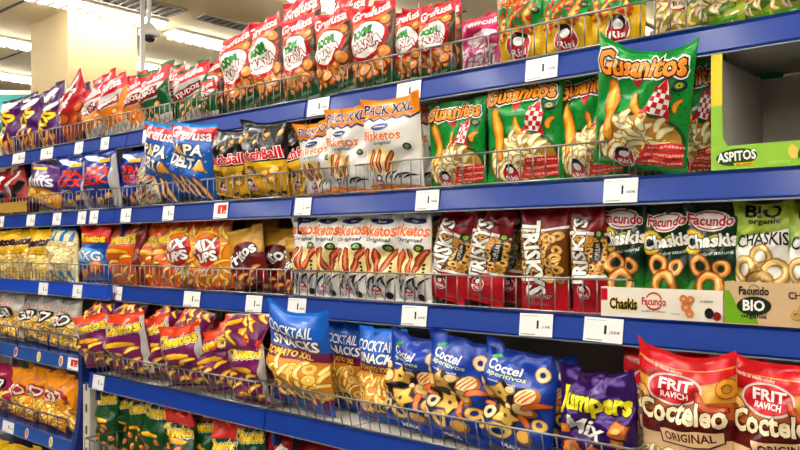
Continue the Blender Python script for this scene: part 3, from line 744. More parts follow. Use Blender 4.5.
d = design('trisk', 'red ring-snack bag with vertical white title', 2.6, [(0, '#bb1526'), (.33, '#7d4c18'), (.74, '#8f1420')], seal='#8f1420')  # darker red at the top: shade under the shelf painted into the film
d.scatter(-.44, .44, .92, 1.88, .175, lambda x, y, r: d.ring(x, y, .105, .042, r.choice(['#e3b563', '#d9a24a', '#ecc67c']), '#6a3c10', sq=r.uniform(.7, 1), rot=r.uniform(0, 180), dz=.05), 21)
d.poly([(-.5, .84), (.5, .84), (.5, .90), (-.5, .93)], '#efe8e0'); d.poly([(-.5, 1.9), (-.2, 1.98), (.5, 1.86), (.5, 1.90), (-.2, 2.03), (-.5, 1.96)], '#efe8e0')
d.text('TRISKYS', -.20, 1.45, 1.7, .40, '#f5f1ea', BLK, rot=86, bold=.06, ow=.05)
d.poly([(.16, 1.22), (.38, 1.24), (.40, 1.72), (.18, 1.70)], '#1e1a18'); d.text('POPULAR', .28, 1.47, .42, .10, '#cfc7bb', rot=88)
d.text('los auténticos', .05, 2.24, .66, .1, '#2c0c0e', bold=.03); d.seal_badge(.34, 1.9, .12)
d.emblem(-.08, .52, .17); d.text('a la', .05, 2.4, .2, .08, '#2c0c0e')

d = design('trisk2', 'red ring-snack bag turned upside down', 2.2, [(0, '#bb1526'), (.30, '#7d4c18'), (.78, '#8f1420')], seal='#8f1420')  # top red and seal darkened too, painting in the shelf's shade
d.scatter(-.40, .46, .70, 1.68, .175, lambda x, y, r: d.ring(x, y, .105, .042, r.choice(['#e3b563', '#d9a24a', '#ecc67c']), '#6a3c10', sq=r.uniform(.7, 1), rot=r.uniform(0, 180), dz=.05), 22)
d.poly([(-.5, .62), (.5, .66), (.5, .72), (-.5, .68)], '#efe8e0'); d.poly([(-.5, 1.66), (.5, 1.70), (.5, 1.75), (-.5, 1.71)], '#efe8e0')
d.text('TRISKYS', -.18, 1.12, 1.6, .40, '#f5f1ea', BLK, rot=-86, bold=.06, ow=.05); d.text('popular', -.1, .3, .5, .12, BLK, '#d8cfc4', rot=-3)

d = design('chask', 'dark green ring-snack bag with red oval name', 1.95, [(0, '#7fae2c'), (.28, '#3a8a33'), (.45, '#0f3a24'), (1, '#0f3a24')], soft=True, seal='#0f3a24')
d.ell(0, 1.70, .36, .19, '#f3eee6', n=26); d.ell(0, 1.70, .33, .165, '#c62030', n=26); d.ell(0, 1.70, .30, .14, '#f3eee6', n=26); d.text('Facundo', 0, 1.70, .84, .19, '#c3202e', '#f3eee6', bold=.05, ow=.07)
d.ring(-.30, 1.32, .22, .14, '#f0cf2a', '#b7901a', sq=.9, dz=1); d.poly([(-.3, 1.18), (.46, 1.28), (.46, 1.42), (.1, 1.46), (-.3, 1.26)], '#c9c328')
d.text('Chaskis', .02, 1.35, .92, .25, WHT, BLK, rot=6, bold=.06, ow=.06); d.text('sabor natural', .16, 1.14, .5, .06, '#dfe8dc', rot=6)
for x, y, r_ in ((-.14, .92, .19), (.24, .88, .14), (.02, .58, .25)): d.ring(x, y, r_, r_*.52, '#e6a24c', '#a8591f', dz=.8); d.ring(x-.01, y+.01, r_*.86, r_*.68, '#f6cf86', dz=.6)
d.text('crujientes', -.34, .66, .22, .04, BLK, rot=20)
d = design('bio', 'white and lime organic ring-snack bag', 1.95, [(0, '#eeeae2'), (.80, '#a9bd33')], seal='#a9bd33')
d.poly([(-.5, 1.36), (-.3, 1.44), (.0, 1.54), (.5, 1.52), (.5, 1.6), (-.5, 1.6)], '#a9bd33'); d.poly([(-.5, 1.15), (-.42, 1.25), (-.32, 1.4), (-.5, 1.5)], '#7da332')
d.text('BIO', 0, 1.82, .64, .22, BLK, bold=.05); d.text('organic', .02, 1.64, .56, .12, BLK, bold=.03); d.text('CHASKIS', .02, 1.36, .88, .21, BLK, bold=.025, rot=4, arc=.04)
for x, y, r_ in ((.02, 1.08, .18), (-.24, .86, .21), (.26, .82, .22), (.02, .58, .26)): d.ring(x, y, r_, r_*.60, '#e2c27a', '#b38a3e', dz=.8); d.ring(x-.01, y+.01, r_*.9, r_*.72, '#f2dda4', dz=.6)

d = design('cock', 'blue cocktail-snack bag with maroon band', 1.75, [(0, '#1560b4'), (.12, '#8f1c4c'), (.17, '#d9942a'), (.53, '#7d1a4e'), (.62, '#1b6cc4')], seal='#1f7fd8')
d.scatter(-.44, .44, .30, .90, .125, lambda x, y, r: (d.puff(x, y, .21, .085, r.uniform(0, 180), '#f9cf5e', '#bd7418', r.uniform(0, .5), hi='#fdeaa6', dz=.05) if r.random() < .7 else d.ring(x, y, .08, .032, '#f2c968', '#bd7a1c', dz=.05)), 23)
d.text('TOMATO XXL', -.06, 1.01, .76, .10, '#f2cf3a', bold=.04); d.text('COCKTAIL', -.06, 1.42, .8, .19, WHT, bold=.03, rot=0); d.text('SNACKS', .02, 1.20, .80, .18, WHT, '#101a40', bold=.05)
d.seal_badge(.22, .33, .07); d.seal_badge(.06, .33, .07)
for i in range(4): d.poly([(-.4+i*.24, .02), (-.3+i*.24, .02), (-.26+i*.24, .19), (-.36+i*.24, .19)], '#7d2a68')

d = design('coct', 'blue aperitif-mix bag with star biscuits', 1.7, [(0, '#1d4aa8'), (1, '#1d4aa8')], seal='#1a3c90')
d.ell(-.30, 1.50, .10, .025, '#3fae5a', rot=30); d.text('Coctel', -.16, 1.37, .46, .15, WHT, bold=.03, rot=-3); d.text('aperitivos', -.10, 1.24, .5, .09, '#cfe3a0', bold=.02, rot=-3); d.text('mezcla de snacks', -.12, 1.15, .36, .035, WHT, rot=-3)
d.star(-.05, .70*1.08+.05, .42, .28, 8, '#14110f', rot=10, part='printed_shape')
d.star(-.14, .86*1.08+.05, .17, .10, 5, '#eac46c', '#9a6a24', 15); d.ell(-.14, .86*1.08+.05, .03, .03, '#6b4618', 'snack_picture', n=8)
d.star(-.06, .52*1.08+.05, .19, .11, 5, '#edc75f', '#9a6a24', -5); d.ell(-.06, .52*1.08+.05, .035, .035, '#6b4618', 'snack_picture', n=8)
d.nut(.24, .88*1.08+.05, .17, '#f0d9a0', '#b5702c', 50, .8); d.nut(.2, .68*1.08+.05, .15, '#ecd193', '#b5702c', -20, .8); d.nut(-.36, .80*1.08+.05, .12, '#ecc980', '#a86e2c', 10, 1.0)
for i in range(3): d.puff(.16+i*.06, .90*1.08+.05, .2, .022, 55, '#d8642e', '#a8431c', 0)
d.puff(.34, .76*1.08+.05, .28, .10, 20, '#e07a30', '#a84a18', .3); d.puff(.18, .50*1.08+.05, .24, .09, 110, '#e88638', '#b25218', .1); d.puff(-.36, .6*1.08+.05, .16, .07, 0, '#e88638', '#b25218', .1)
d.ring(.34, 1.24*1.08+.05, .10, .045, '#f1dcae', '#b58a4a', sq=1.2, dz=1); d.ring(.36, .48*1.08+.05, .10, .05, '#e9c46c', '#9a7030', dz=1); d.ring(-.14, .27*1.08+.05, .15, .08, '#efd27e', '#a67a34', dz=1, sq=.85); d.nut(.2, .25*1.08+.05, .13, '#e5b860', '#99682a', 0, .9); d.ring(-.42, .30*1.08+.05, .10, .05, '#efd27e', '#a67a34', dz=1)
d.text('MAX', .0, .09, .3, .1, WHT, bold=.05); d.nut(-.40, 1.08, .09, '#f0dca6', '#a5834a'); d.nut(.02, 1.06, .08, '#efd7a0', '#a5834a'); d.ring(-.30, .58, .09, .04, '#efd9a2', '#a67a34', dz=1); d.nut(.02, .81, .06, '#f0dfb4', '#a5834a')

d = design('jump', 'shiny purple corn-snack bag with yellow title', 1.45, [(0, '#4a1c74')], foil=.55, seal='#4a1c74')
d.text('Jumpers', .0, .98, .9, .38, '#f2e32c', BLK, rot=-2, bold=.07, ow=.05); d.text('Mix', -.10, .66, .56, .24, WHT, BLK, rot=-10, shear=.2, bold=.04)
for x, y, r_ in ((.34, .68, .12), (.30, .50, .08), (-.4, .6, .08), (-.25, .34, .16), (.05, .3, .15), (.3, .22, .16), (-.1, .12, .12)): d.star(x, y, r_, r_*.72, 4, '#e88d34', '#8f4a14', x*90); d.nut(x, y, r_*.5, '#f2b25c', '#d07a28')

d = design('leo', 'red and gold cocktail mix bag', 1.5, [(0, '#c9a15a'), (.30, '#e8c79c'), (.42, '#6e1a18'), (.57, '#b5662a'), (.68, '#d9a13c'), (.90, '#d2202a')], seal='#d8242e')
d.scatter(-.44, .44, .06, .48, .10, lambda x, y, r: d.puff(x, y, .17, .07, r.uniform(0, 180), r.choice(['#f1e3b2', '#efd67e', '#e89a3a', '#f5ecd0']), '#bf9a4e', .3, hi='#fdf6dc', dz=.06), 25)
d.poly([(-.5, 1.2), (-.3, 1.28), (.0, 1.16), (.3, 1.22), (.5, 1.28), (.5, 1.34), (-.5, 1.34)], '#d2202a')
d.ell(-.08, 1.12, .28, .17, '#c9c2ba', rot=-3, n=28); d.ell(-.08, 1.12, .255, .15, '#c4182a', rot=-3, n=28); d.text('FRIT', -.07, 1.165, .34, .12, WHT, bold=.05, rot=-2); d.text('RAVICH', -.08, 1.055, .28, .065, WHT, bold=.03, rot=-2)
d.puff(.28, 1.03, .34, .11, -28, '#c4472c', '#7a2417', -.5, hi='#e07a52'); d.ring(.42, 1.16, .09, .045, '#e2a03c', '#9a5f1c', dz=1); d.ring(-.42, 1.0, .10, .04, '#dcae62', '#935a20', dz=1)
d.text('Cocteleo', .0, .89, .88, .23, '#f1e2bd', '#5a120f', bold=.05, ow=.045)
d.poly([(-.20, .55), (.30, .55), (.42, .61), (.42, .75), (-.24, .72)], '#5a120f'); d.poly([(-.185, .565), (.285, .565), (.405, .62), (.405, .735), (-.22, .705)], '#e8c79c'); d.text('ORIGINAL', .09, .65, .50, .095, '#6e1a18', bold=.04, rot=3)
d.text('mezcla de snacks salados', -.22, 1.33, .4, .04, '#f6d8cc', rot=-6)

for key, c, dsc, foil in (('s3', '#d3cec6', 'silver bag of horn snacks with black badge', .25), ('o3', '#f6a51c', 'orange bag of horn snacks', 0), ('p3', '#b02a5c', 'pink bag of horn snacks', 0)):
    d = design(key, dsc, 1.7, [(0, c)], foil=foil, seal=c)
    d.scatter(-.42, .44, .10, 1.18 if key == 's3' else .85, .15, lambda x, y, r: d.puff(x, y, .25, .12, r.uniform(0, 180), '#fbd05c', '#b87420', .3, hi='#fbe592'), 27)
    d.ell(0, 1.02, .36, .22, '#171413' if key != 'o3' else '#b3241a', rot=15, n=24, part='badge'); d.text('3D', -.02, 1.02, .56, .34, WHT, rot=10, bold=.05, part='badge_digits'); d.star(.0, 1.02, .06, .03, 4, '#d8232e', part='badge')
    d.text('bugs', 0, 1.34, .44, .10, '#e24a2a', WHT, rot=6, bold=.04)

# ================================================================== BAG PLACEMENT
PLACED = []
UP = {'B': 'A', 'C': 'B', 'D': 'C', 'E': 'D', 'H': 'G', 'I': 'H', 'G': 'C'}
def bag(key, rk, xt, xb, w, ytop, dn=0, lean=0, yaw=0, crumple=1.2, flop=0.0, note=None, zup=0.0, T=None, front=.022, ear=None):
    """a bag on shelf rk: its bottom and top middle seen at columns xb / xt, w columns wide, top edge on row ytop"""
    D = DS[key]; r = ROWS[rk]; xm = (xt+xb)/2; th = T or .036
    for _ in range(3):
        n = r.n+front+th*D.thick+dn
        W = Xat(xm+w/2, n)-Xat(xm-w/2, n)
        if T is None: th = min(.042, .19*W)
    W *= 1.05/math.cos(math.radians(yaw))
    if ear is None and w < 38: ear = .12+.03*(int(xb) % 9)
    zs = r.top+.002+zup; Xb, Xt = Xat(xb, n), Xat(xt, n); L = .28
    for _ in range(4):
        nt = n-L*math.sin(math.radians(lean)); Xt = Xat(xt, nt); H = zat(ytop, Xt, nt)-zs
        L = math.hypot(H, Xt-Xb)/math.cos(math.radians(lean))
    if lean < 6 and rk in UP:      # the shelf above limits the height
        u = ROWS[UP[rk]]
        lim = u.zb-.008 if -.012 < n-u.n < .03 else (u.zb+.018 if n > u.n else 9)
        L = min(L, math.hypot(lim-zs, Xt-Xb))
    roll = math.atan2(Xt-Xb, H)
    zs += abs(math.sin(roll))*W/2*.92
    rot = (Matrix.Rotation(math.radians(yaw), 4, 'Z')@Matrix.Rotation(roll, 4, 'Y')@Matrix.Rotation(math.radians(lean), 4, 'X')).to_euler()
    L = max(L-abs(math.sin(roll))*W/2*.9, .05)
    PLACED.append(dict(D=D, rk=rk, x=xm, W=W, L=L, T=th, loc=(Xb, n, zs), rot=rot, crumple=crumple, flop=flop, note=note, dn=dn, w=w, ear=ear))
def lying(key, rk, px, py, W, L, dn, tilt, roll, yaw, note):
    """a bag laid sideways on the heap; px, py is where its lower end lies"""
    r = ROWS[rk]; n = r.n+dn; X = Xat(px, n)
    R = Matrix.Rotation(math.radians(yaw), 4, 'Z')@Matrix.Rotation(math.radians(-tilt), 4, 'X')@Matrix.Rotation(math.radians(roll), 4, 'Y')
    PLACED.append(dict(D=DS[key], rk=rk, x=px, W=W, L=L, T=.032, loc=(X, n, zat(py, X, n)), rot=R.to_euler(), crumple=1.7, flop=0, note=note, dn=dn, w=30, ear=.5))

# --- top shelf
A = 'A'
bag('teal', A, -2, -1, 18, 112)
for xt, xb, w, yt in ((12, 13, 20, 99), (32, 34, 22, 97), (53, 54, 21, 100)): bag('taki', A, xt, xb, w, yt)
for xt, xb, w, yt in ((24, 26, 22, 96), (51, 56, 22, 87), (79, 82, 22, 88)): bag('taki', A, xt, xb, w, yt, dn=.13)
bag('cono', A, 66, 81, 27, 89, dn=-.005)
for xt, xb, w, yt, dn in ((92, 99, 22, 88, 0), (113, 118, 26, 77, 0), (136, 140, 22, 73, .02)): bag('grefo', A, xt, xb, w, yt, dn=dn)
bag('grefo', A, 104, 108, 22, 74, dn=.12); bag('grefg', A, 153, 159, 26, 69); bag('grefg', A, 173, 177, 22, 65, dn=.08); bag('grefg', A, 190, 196, 34, 66)
bag('grefg', A, 160, 165, 24, 66, dn=.14); bag('boom', A, 213, 217, 20, 62, dn=.03); bag('grefg', A, 208, 211, 14, 78, dn=-.005, T=.02)
for xt, xb, w, yt, dn in ((234, 247, 33, 35, 0), (264, 273, 32, 18, .01), (298, 303, 33, 15, 0), (331, 339, 35, 11, -.004), (373, 376, 42, 0, 0), (408, 410, 28, 8, .02), (437, 438, 35, 3, 0)):
    bag('boom', A, xt, xb, w, yt, dn=dn)
for xt, xb, w, yt, dn in ((302, 306, 36, -4, .11), (350, 352, 34, -6, .12), (448, 450, 26, 2, .10), (418, 420, 26, 6, .14)): bag('boom', A, xt, xb, w, yt, dn=dn)
bag('pink', A, 481, 483, 38, 14)
for xt, xb, w, yt in ((521, 521, 46, -18), (567, 567, 48, -24), (618, 618, 54, -36)): bag('risiy', A, xt, xb, w, yt)
bag('risiy', A, 545, 545, 48, -25, dn=.11); bag('risiy', A, 593, 593, 48, -35, dn=.11)
bag('peanut', A, 677, 677, 44, -45, dn=.01); bag('cash', A, 715, 715, 56, -50); bag('cash', A, 757, 757, 44, -56, dn=.02); bag('cash', A, 796, 796, 52, -66)

# --- second shelf
B = 'B'
for xt, xb, w, yt in ((2, 4, 17, 171), (14, 22, 17, 171)): bag('redbk', B, xt, xb, w, yt, dn=.03)
bag('redbk', B, 30, 30, 16, 170, dn=.15)
bag('rufs', B, 50, 45, 32, 158)
for xt, xb, w, yt, dn in ((73, 79, 29, 155, -.008), (99, 107, 31, 150, -.008), (133, 138, 24, 150, .03)): bag('gram', B, xt, xb, w, yt, dn=dn, lean=8)
bag('stick', B, 147, 150, 21, 163)
bag('papa', B, 163, 164, 33, 123, dn=.012, lean=9); bag('papa', B, 194, 196, 42, 122, dn=-.008, lean=9); bag('papa', B, 213, 214, 20, 128, dn=.08)
bag('match', B, 231, 233, 34, 128, dn=-.006, lean=9); bag('match', B, 264, 267, 43, 119, dn=-.008, lean=9); bag('match', B, 297, 304, 27, 124, dn=.03)
bag('xxl', B, 315, 328, 38, 118, dn=.01, lean=9); bag('xxl', B, 347, 352, 42, 106, dn=-.004, lean=9); bag('xxl', B, 390, 396, 54, 95, dn=-.008, lean=9); bag('xxl', B, 421, 424, 34, 106, dn=.07)
bag('gusa', B, 457, 458, 55, 84, dn=.022, ear=.2); bag('gusa', B, 524, 525, 73, 72, dn=.022, ear=.2); bag('gusa', B, 590, 592, 64, 60, dn=.05, ear=.2)
bag('gusa', B, 648, 638, 92, 35, dn=-.01, lean=14, note='tallest, leaning out over the rail above', crumple=1.3, ear=1.3)
bag('gusa', B, 694, 693, 60, 45, dn=.10); bag('gusa', B, 742, 742, 74, 44, dn=.31, T=.03)

# --- third shelf
Cc = 'C'
for xt, xb, w, yt, dn in ((6, 6, 25, 229, -.035), (25, 26, 20, 228, -.02), (42, 42, 22, 228, -.035)): bag('chy', Cc, xt, xb, w, yt, dn=dn)
bag('stripe', Cc, 65, 64, 27, 226, dn=-.035); bag('brown', Cc, 80, 80, 12, 226, dn=.02)
bag('chb', Cc, 96, 97, 27, 224, dn=-.03); bag('cho', Cc, 124, 124, 32, 222); bag('cho', Cc, 151, 151, 18, 223, dn=.01); bag('cho', Cc, 166, 167, 25, 222)
bag('brown', Cc, 142, 142, 9, 223, T=.02); bag('mix', Cc, 184, 187, 34, 219); bag('mix', Cc, 213, 215, 36, 218)
bag('frit', Cc, 244, 252, 33, 228); bag('frit', Cc, 279, 278, 34, 226, dn=.05); bag('frit', Cc, 262, 264, 30, 218, dn=.15); bag('frit', Cc, 293, 294, 14, 236, dn=.02)
for xc, w in ((307, 25), (329, 25), (354, 29), (383, 33), (415, 33)): bag('sket', Cc, xc, xc, w, 213)
bag('sket', Cc, 432, 431, 22, 210, dn=.07)
bag('trisk', Cc, 461, 446, 36, 209, dn=.006); bag('trisk', Cc, 497, 483, 38, 208); bag('trisk', Cc, 522, 514, 32, 204, dn=.08); bag('trisk2', Cc, 545, 546, 46, 203); bag('trisk', Cc, 587, 592, 36, 204)
for xc, w in ((624, 45), (668, 46), (712, 54)): bag('chask', Cc, xc, xc-1, w, 203, dn=.012)
bag('bio', Cc, 764, 762, 56, 199, dn=.012); bag('bio', Cc, 816, 814, 52, 199, dn=.012)

# --- fourth shelf
Dd = 'D'
for xt, xb, w, yt, dn, ln in ((90, 103, 32, 314, -.02, 9), (122, 136, 36, 313, -.02, 10), (177, 192, 38, 324, -.02, 10), (211, 226, 34, 330, .0, 7), (245, 253, 34, 337, -.01, 7), (150, 160, 32, 316, .02, 5)):
    bag('chp', Dd, xt, xb, w, yt, dn=dn, lean=ln, crumple=1.5)
for xt, xb, w, yt in ((108, 114, 34, 308), (140, 146, 34, 312), (170, 176, 34, 316), (205, 208, 34, 320), (238, 240, 34, 324)): bag('chp', Dd, xt, xb, w, yt, dn=.14, crumple=1.5)
lying('chp', Dd, 108, 318, .125, .165, .07, 40, -86, 0, 'lying across the heap, far left')
lying('chp', Dd, 141, 321, .125, .165, .10, 30, -84, 4, 'lying across the heap, second from left')
lying('chp', Dd, 172, 326, .125, .16, .10, 34, -72, -6, 'lying across the heap, third from left')
lying('chp', Dd, 207, 331, .125, .17, .09, 30, -76, 6, 'lying across the heap, fourth from left')
lying('chp', Dd, 266, 333, .125, .225, .05, 32, -93, 0, 'lying across the heap, far right')
bag('cock', Dd, 297, 304, 58, 304, dn=-.005, lean=9, note='nearest, leaning over the rail above', crumple=1.5, ear=.9)
bag('cock', Dd, 347, 346, 40, 320, dn=.10); bag('cock', Dd, 383, 383, 46, 318, dn=.05)
bag('coct', Dd, 420, 413, 54, 334, dn=.01, crumple=1.7); bag('coct', Dd, 464, 455, 62, 337, crumple=1.7); bag('coct', Dd, 523, 514, 70, 346, crumple=1.7); bag('coct', Dd, 552, 548, 46, 352, dn=.12)
bag('jump', Dd, 598, 599, 74, 364, crumple=2.0, ear=.9, dn=-.01)
bag('leo', Dd, 686, 690, 94, 343, lean=4, crumple=1.2, ear=1.0); bag('leo', Dd, 665, 668, 84, 346, dn=.09); bag('leo', Dd, 779, 782, 100, 360); bag('leo', Dd, 722, 726, 80, 352, dn=.10)

# --- lowest shelf
E = 'E'
for xt, xb, w, yt, dn in ((108, 109, 20, 389, 0), (123, 124, 16, 393, .03), (139, 140, 18, 397, .01), (157, 158, 23, 401, 0), (204, 205, 22, 415, .03), (251, 252, 28, 424, 0)):
    bag('chg', E, xt, xb, w, yt, dn=dn)
bag('chgr', E, 180, 180, 28, 406, dn=-.01, crumple=2.2); bag('chgr', E, 227, 228, 26, 419, crumple=2.2)
bag('redbk', E, 279, 279, 26, 431, dn=.02); bag('redbk', E, 320, 320, 40, 436, dn=.06)

# --- blue rack
for xt, xb, w, yt in ((12, 12, 23, 292), (35, 36, 25, 296), (51, 50, 24, 288), (70, 70, 23, 299)): bag('s3', 'G', xt, xb, w, yt, crumple=1.8, dn=.01 if xt != 35 else .03)
bag('p3', 'H', 5, 5, 26, 362, crumple=1.8)
for xt, xb, w, yt, dn in ((25, 25, 20, 367, 0), (43, 43, 26, 366, .01), (57, 55, 20, 374, -.005), (70, 66, 22, 373, .01)): bag('o3', 'H', xt, xb, w, yt, crumple=1.8, dn=dn)
for xc, yt in ((6, 440), (26, 445), (46, 450)): bag('chy', 'I', xc, xc, 22, yt)

ORD = ['', 'first', 'second', 'third', 'fourth', 'fifth', 'sixth', 'seventh', 'eighth', 'ninth', 'tenth', 'eleventh', 'twelfth', 'thirteenth', 'fourteenth']
groups = {}
for b in PLACED: groups.setdefault((b['D'].key, b['rk']), []).append(b)
for (k, rk), L_ in groups.items():
    plain = sorted([b for b in L_ if not b['note']], key=lambda b: b['x'])
    for b in L_:
        D = b['D']; wd = ROWS[rk].words
        if b['note']: b['label'] = f"{D.desc}, {b['note']}"
        elif len(plain) == 1: b['label'] = f"{D.desc}, on the {wd}"
        else: b['label'] = f"{D.desc}, {ORD[plain.index(b)+1]} from left on {wd}"
for i, b in enumerate(PLACED):
    o = build_bag(b['D'], b['W'], b['L'], b['T'], b['loc'], b['rot'], 100+i, b['crumple'], b['flop'], simple=b['w'] < 38, ear=b['ear'])
    g = groups[(b['D'].key, b['rk'])]
    props(o, b['label'], 'snack bag', f"{b['D'].desc}, {ROWS[b['rk']].words}" if len(g) > 1 else None)

# ================================================================== CARTON TRAYS
M_lime = mat('lime_print', '#8cbf2c', .45); M_kraft = mat('kraft_board', '#cfae80', .7, var=.12, bscale=18); M_greyb = mat('grey_board', '#a39d94', .8, var=.08); M_yel = mat('yellow_print', '#f0cf1c', .45); M_cream = mat('cream_board', '#e9dfcd', .6, var=.05)
def tray(name, rk, p0, p1, n, dp, hf, hs, mf, ms, mi, label, fn, col=.0):
    r = ROWS[rk]; xa, xb = Xat(p0, n), Xat(p1, n); W = xb-xa; th = .004
    t = props(empty(name, ((xa+xb)/2, n, r.top+.002)), label, 'carton'); h = W/2
    fp = MB().box(-h, h, 0, th, 0, hf).build('front_panel', mf, t)
    MB().box(-h, h, dp-th, dp, 0, hs).build('back_panel', mi, t)
    MB().box(-h, -h+th, th, dp-th, 0, hs).build('side_panel', ms, t); MB().box(h-th, h, th, dp-th, 0, hs).build('side_panel', ms, t)
    MB().box(-h+th, h-th, th, dp-th, 0, th).build('bottom_panel', mi, t)
    print_flat(fp, W, hf, fn)
    return t, W
def f_asp(D):
    a = D.asp
    D.ell(-.30, a*.5, .16, a*.36, '#2f5a17', rot=2); D.text('ASPITOS', -.30, a*.55, .30, a*.42, WHT, '#1d3a10', bold=.05, rot=3)
    D.rect(-.32, -.16, a*.14, a*.26, '#e8b81c'); D.text('de maíz', -.24, a*.2, .12, a*.08, BLK)
    D.ell(.12, a*.56, .035, a*.30, '#e9cf6a', 'snack_picture', rot=15); D.puff(.18, a*.5, .08, .02, 60, '#3f7a22', '#2c5a17', .4); D.puff(.24, a*.45, .09, .02, 20, '#3f7a22', '#2c5a17', .4)
    D.rect(-.06, .1, a*.12, a*.24, '#a9d25c')
t, W = tray('display_carton', 'B', 711, 850, 1.507, .30, .044, .218, M_lime, M_greyb, M_greyb, 'empty lime display carton reading ASPITOS on second shelf', f_asp)
h = W/2
MB().prism([(-h, .0445), (-h+.030, .0445), (-h+.022, .06), (-h+.020, .12), (-h, .12)], 0, .004).build('corner_flap', M_lime, t)
MB().box(-h, -h+.020, 0, .004, .1205, .218).build('yellow_corner', M_yel, t); MB().box(h-.02, h, 0, .004, .0445, .2).build('corner_flap', M_lime, t)
def f_fac(D):
    a = D.asp
    D.rect(-.5, -.44, a*.55, a*.95, '#c3202e'); D.text('Chaskis', -.30, a*.45, .24, a*.38, BLK, '#e9c32a', bold=.05)
    D.ell(-.04, a*.58, .07, a*.30, '#c3202e'); D.ell(-.04, a*.58, .06, a*.24, '#e9dfcd'); D.rect(-.13, .05, a*.46, a*.68, '#e9dfcd'); D.text('Facundo', -.04, a*.57, .20, a*.26, '#c3202e', bold=.05)
    D.text('el sabor de siempre', -.04, a*.24, .2, a*.07, '#4a3f35')
    for x, y, r in ((.20, .70, .028), (.255, .68, .028), (.22, .44, .034), (.25, .24, .03)): D.ring(x, a*y, r, r*.55, '#e08a3c', '#a8531c', dz=1)
    D.text('crujientes', .38, a*.64, .1, a*.09, '#4a3f35'); D.ell(.40, a*.28, .035, a*.17, '#2a2421'); D.ell(.46, a*.2, .03, a*.14, '#8c2a22'); D.text('sin gluten', .14, a*.2, .07, a*.06, '#4a3f35')
tray('display_carton', 'C', 601, 723, 1.504, .26, .060, .060, M_cream, M_cream, M_greyb, 'cream snack carton reading Chaskis below dark green bags', f_fac)
def f_bio(D):
    a = D.asp
    D.poly([(-.5, .0), (-.2, .0), (-.23, a*.25), (-.40, a*.5), (-.46, a*.8), (-.5, a*.8)], '#7fae2c'); D.ell(-.24, a*.45, .15, a*.22, '#2c3a22', rot=2); D.text('Facundo', -.24, a*.80, .26, a*.20, BLK, bold=.04); D.ring(-.24, a*.82, .05, .04, '#8c8378', dz=1)
    D.text('BIO', -.24, a*.46, .19, a*.26, WHT, bold=.05); D.text('organic', -.24, a*.2, .22, a*.13, BLK, bold=.03)
    D.text('CHASKIS', .20, a*.74, .3, a*.16, BLK, bold=.02, rot=3)
    for x, y, r in ((.18, .42, .045), (.26, .34, .045), (.12, .28, .04), (.22, .16, .05)): D.ring(x, a*y, r, r*.58, '#d9b06a', '#a07434', dz=1)
tray('display_carton', 'C', 724.5, 846, 1.500, .26, .078, .078, M_kraft, M_kraft, M_kraft, 'kraft carton reading BIO organic below white bags', f_bio)

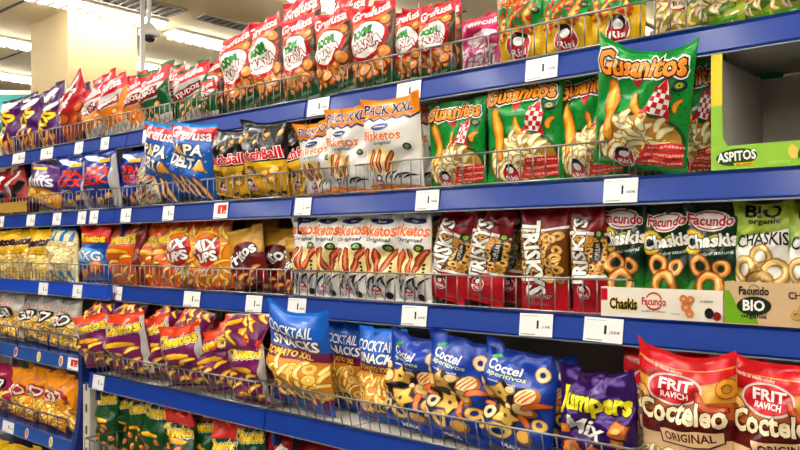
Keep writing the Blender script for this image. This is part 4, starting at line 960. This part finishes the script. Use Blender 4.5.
# ================================================================== PRICE TAGS
M_card = mat('paper_card', '#f4f1ec', .5)
TAGS = {'A': [(12, 24), (40, 52), (74, 82), (100, 108), (142, 150), (307, 328), (396, 420), (525, 557)],
        'B': [(-4, 3), (26, 34), (52, 60), (77, 85), (89, 97), (120, 130), (162, 173), (213, 227), (294, 310), (415, 438), (603, 637)],
        'C': [(38, 47), (72, 81), (110, 121), (183, 199), (245, 261), (287, 305), (401, 426), (519, 552), (583, 622)], 'D': [(92, 103)], 'G': [(67, 78)], 'H': [(2, 13)]}
CENTS = ['29', '39', '19', '55', '89', '45', '65', '15', '25', '99', '05']
for rk, L_ in TAGS.items():
    r = ROWS[rk]
    for i, (a, b) in enumerate(L_):
        n = (1.465 if rk == 'C' and b < 105 else r.n)-.004
        xa, xb = Xat(a, n), Xat(b, n); W = xb-xa; H = .050 if rk not in 'GH' else .046
        nm = {'A': 'top blue rail', 'B': 'second blue rail', 'C': 'third blue rail', 'D': 'fourth blue rail', 'G': 'upper rack rail', 'H': 'middle rack rail'}[rk]
        red = (rk, i) in (('B', 7), ('G', 0))
        lab = f"white price card on {nm}, {ORD[i+1]} from left" if len(L_) > 1 else f"white price card on {nm}, at the rail's end"
        if red: lab = f"white price card with red square on {nm}"
        t = props(empty('price_tag', ((xa+xb)/2, n, r.zb+.002), (math.radians(-7), random.Random(i+7*len(rk)).uniform(-.02, .02), 0)), lab, 'price tag', 'shelf price cards')
        cd = MB().box(-W/2, W/2, -.0004, .0008, 0, H).build('card', M_card, t)
        main = '2' if (rk, i) == ('B', 8) else '1'
        def f_tag(D, main=main, red=red, c=CENTS[i % 11]):
            a_ = D.asp
            if red: D.rect(-.2, .42, a_*.3, a_*.85, '#d8352b')
            D.text(main, .06, a_*.52, .062, a_*.36, '#1c1a19' if not red else WHT, bold=.0); D.text(f',{c}€', .30, a_*.42, .28, a_*.13, '#1c1a19' if not red else WHT, bold=.02)
            D.text('snack bolsa', -.18, a_*.90, .5, a_*.05, '#8a8680', bold=.0); D.rect(-.44, .0, a_*.06, a_*.10, '#a9a59e', 'barcode')
        print_flat(cd, W, H, f_tag)
# round stickers on the rack rails and the gold basket sign
for rk, L_ in (('G', ((15, '#d8352b', 'red'), (38, '#efc02e', 'yellow'), (60, '#e08a2a', 'orange'))), ('H', ((26, '#e58a5a', 'salmon'), (50, '#efc02e', 'yellow')))):
    for px, c, nm in L_:
        r = ROWS[rk]; n = r.n-.003; t = props(empty('rail_sticker', (Xat(px, n), n, r.zb+.005), (math.radians(-7), 0, 0)), f"{nm} oval sticker on the {'upper' if rk == 'G' else 'middle'} rack rail", 'sticker')
        a = np.linspace(0, 2*math.pi, 18, endpoint=False)
        MB().prism([(.016*math.cos(q), .021+.021*math.sin(q)) for q in a], 0, .001).build('disc', M_card, t)
        MB().prism([(.012*math.cos(q), .021+.016*math.sin(q)) for q in a], -.0006, 0).build('emblem', film(c), t)
n = 1.50; xa, xb = Xat(-12, n), Xat(26, n)
t = props(empty('basket_sign', ((xa+xb)/2, n+.003, ROWS['B'].top+.012)), 'gold strip sign hung on basket, left of second shelf', 'sign')
pl = MB().box(-(xb-xa)/2, (xb-xa)/2, -.001, .001, 0, .046).build('plate', mat('gold_card', '#b08a34', .4), t)
print_flat(pl, xb-xa, .046, lambda D: (D.text('oferta especial', .1, D.asp*.62, .7, D.asp*.2, '#5a3f10'), D.text('aperitivos', .1, D.asp*.3, .5, D.asp*.16, '#5a3f10')))
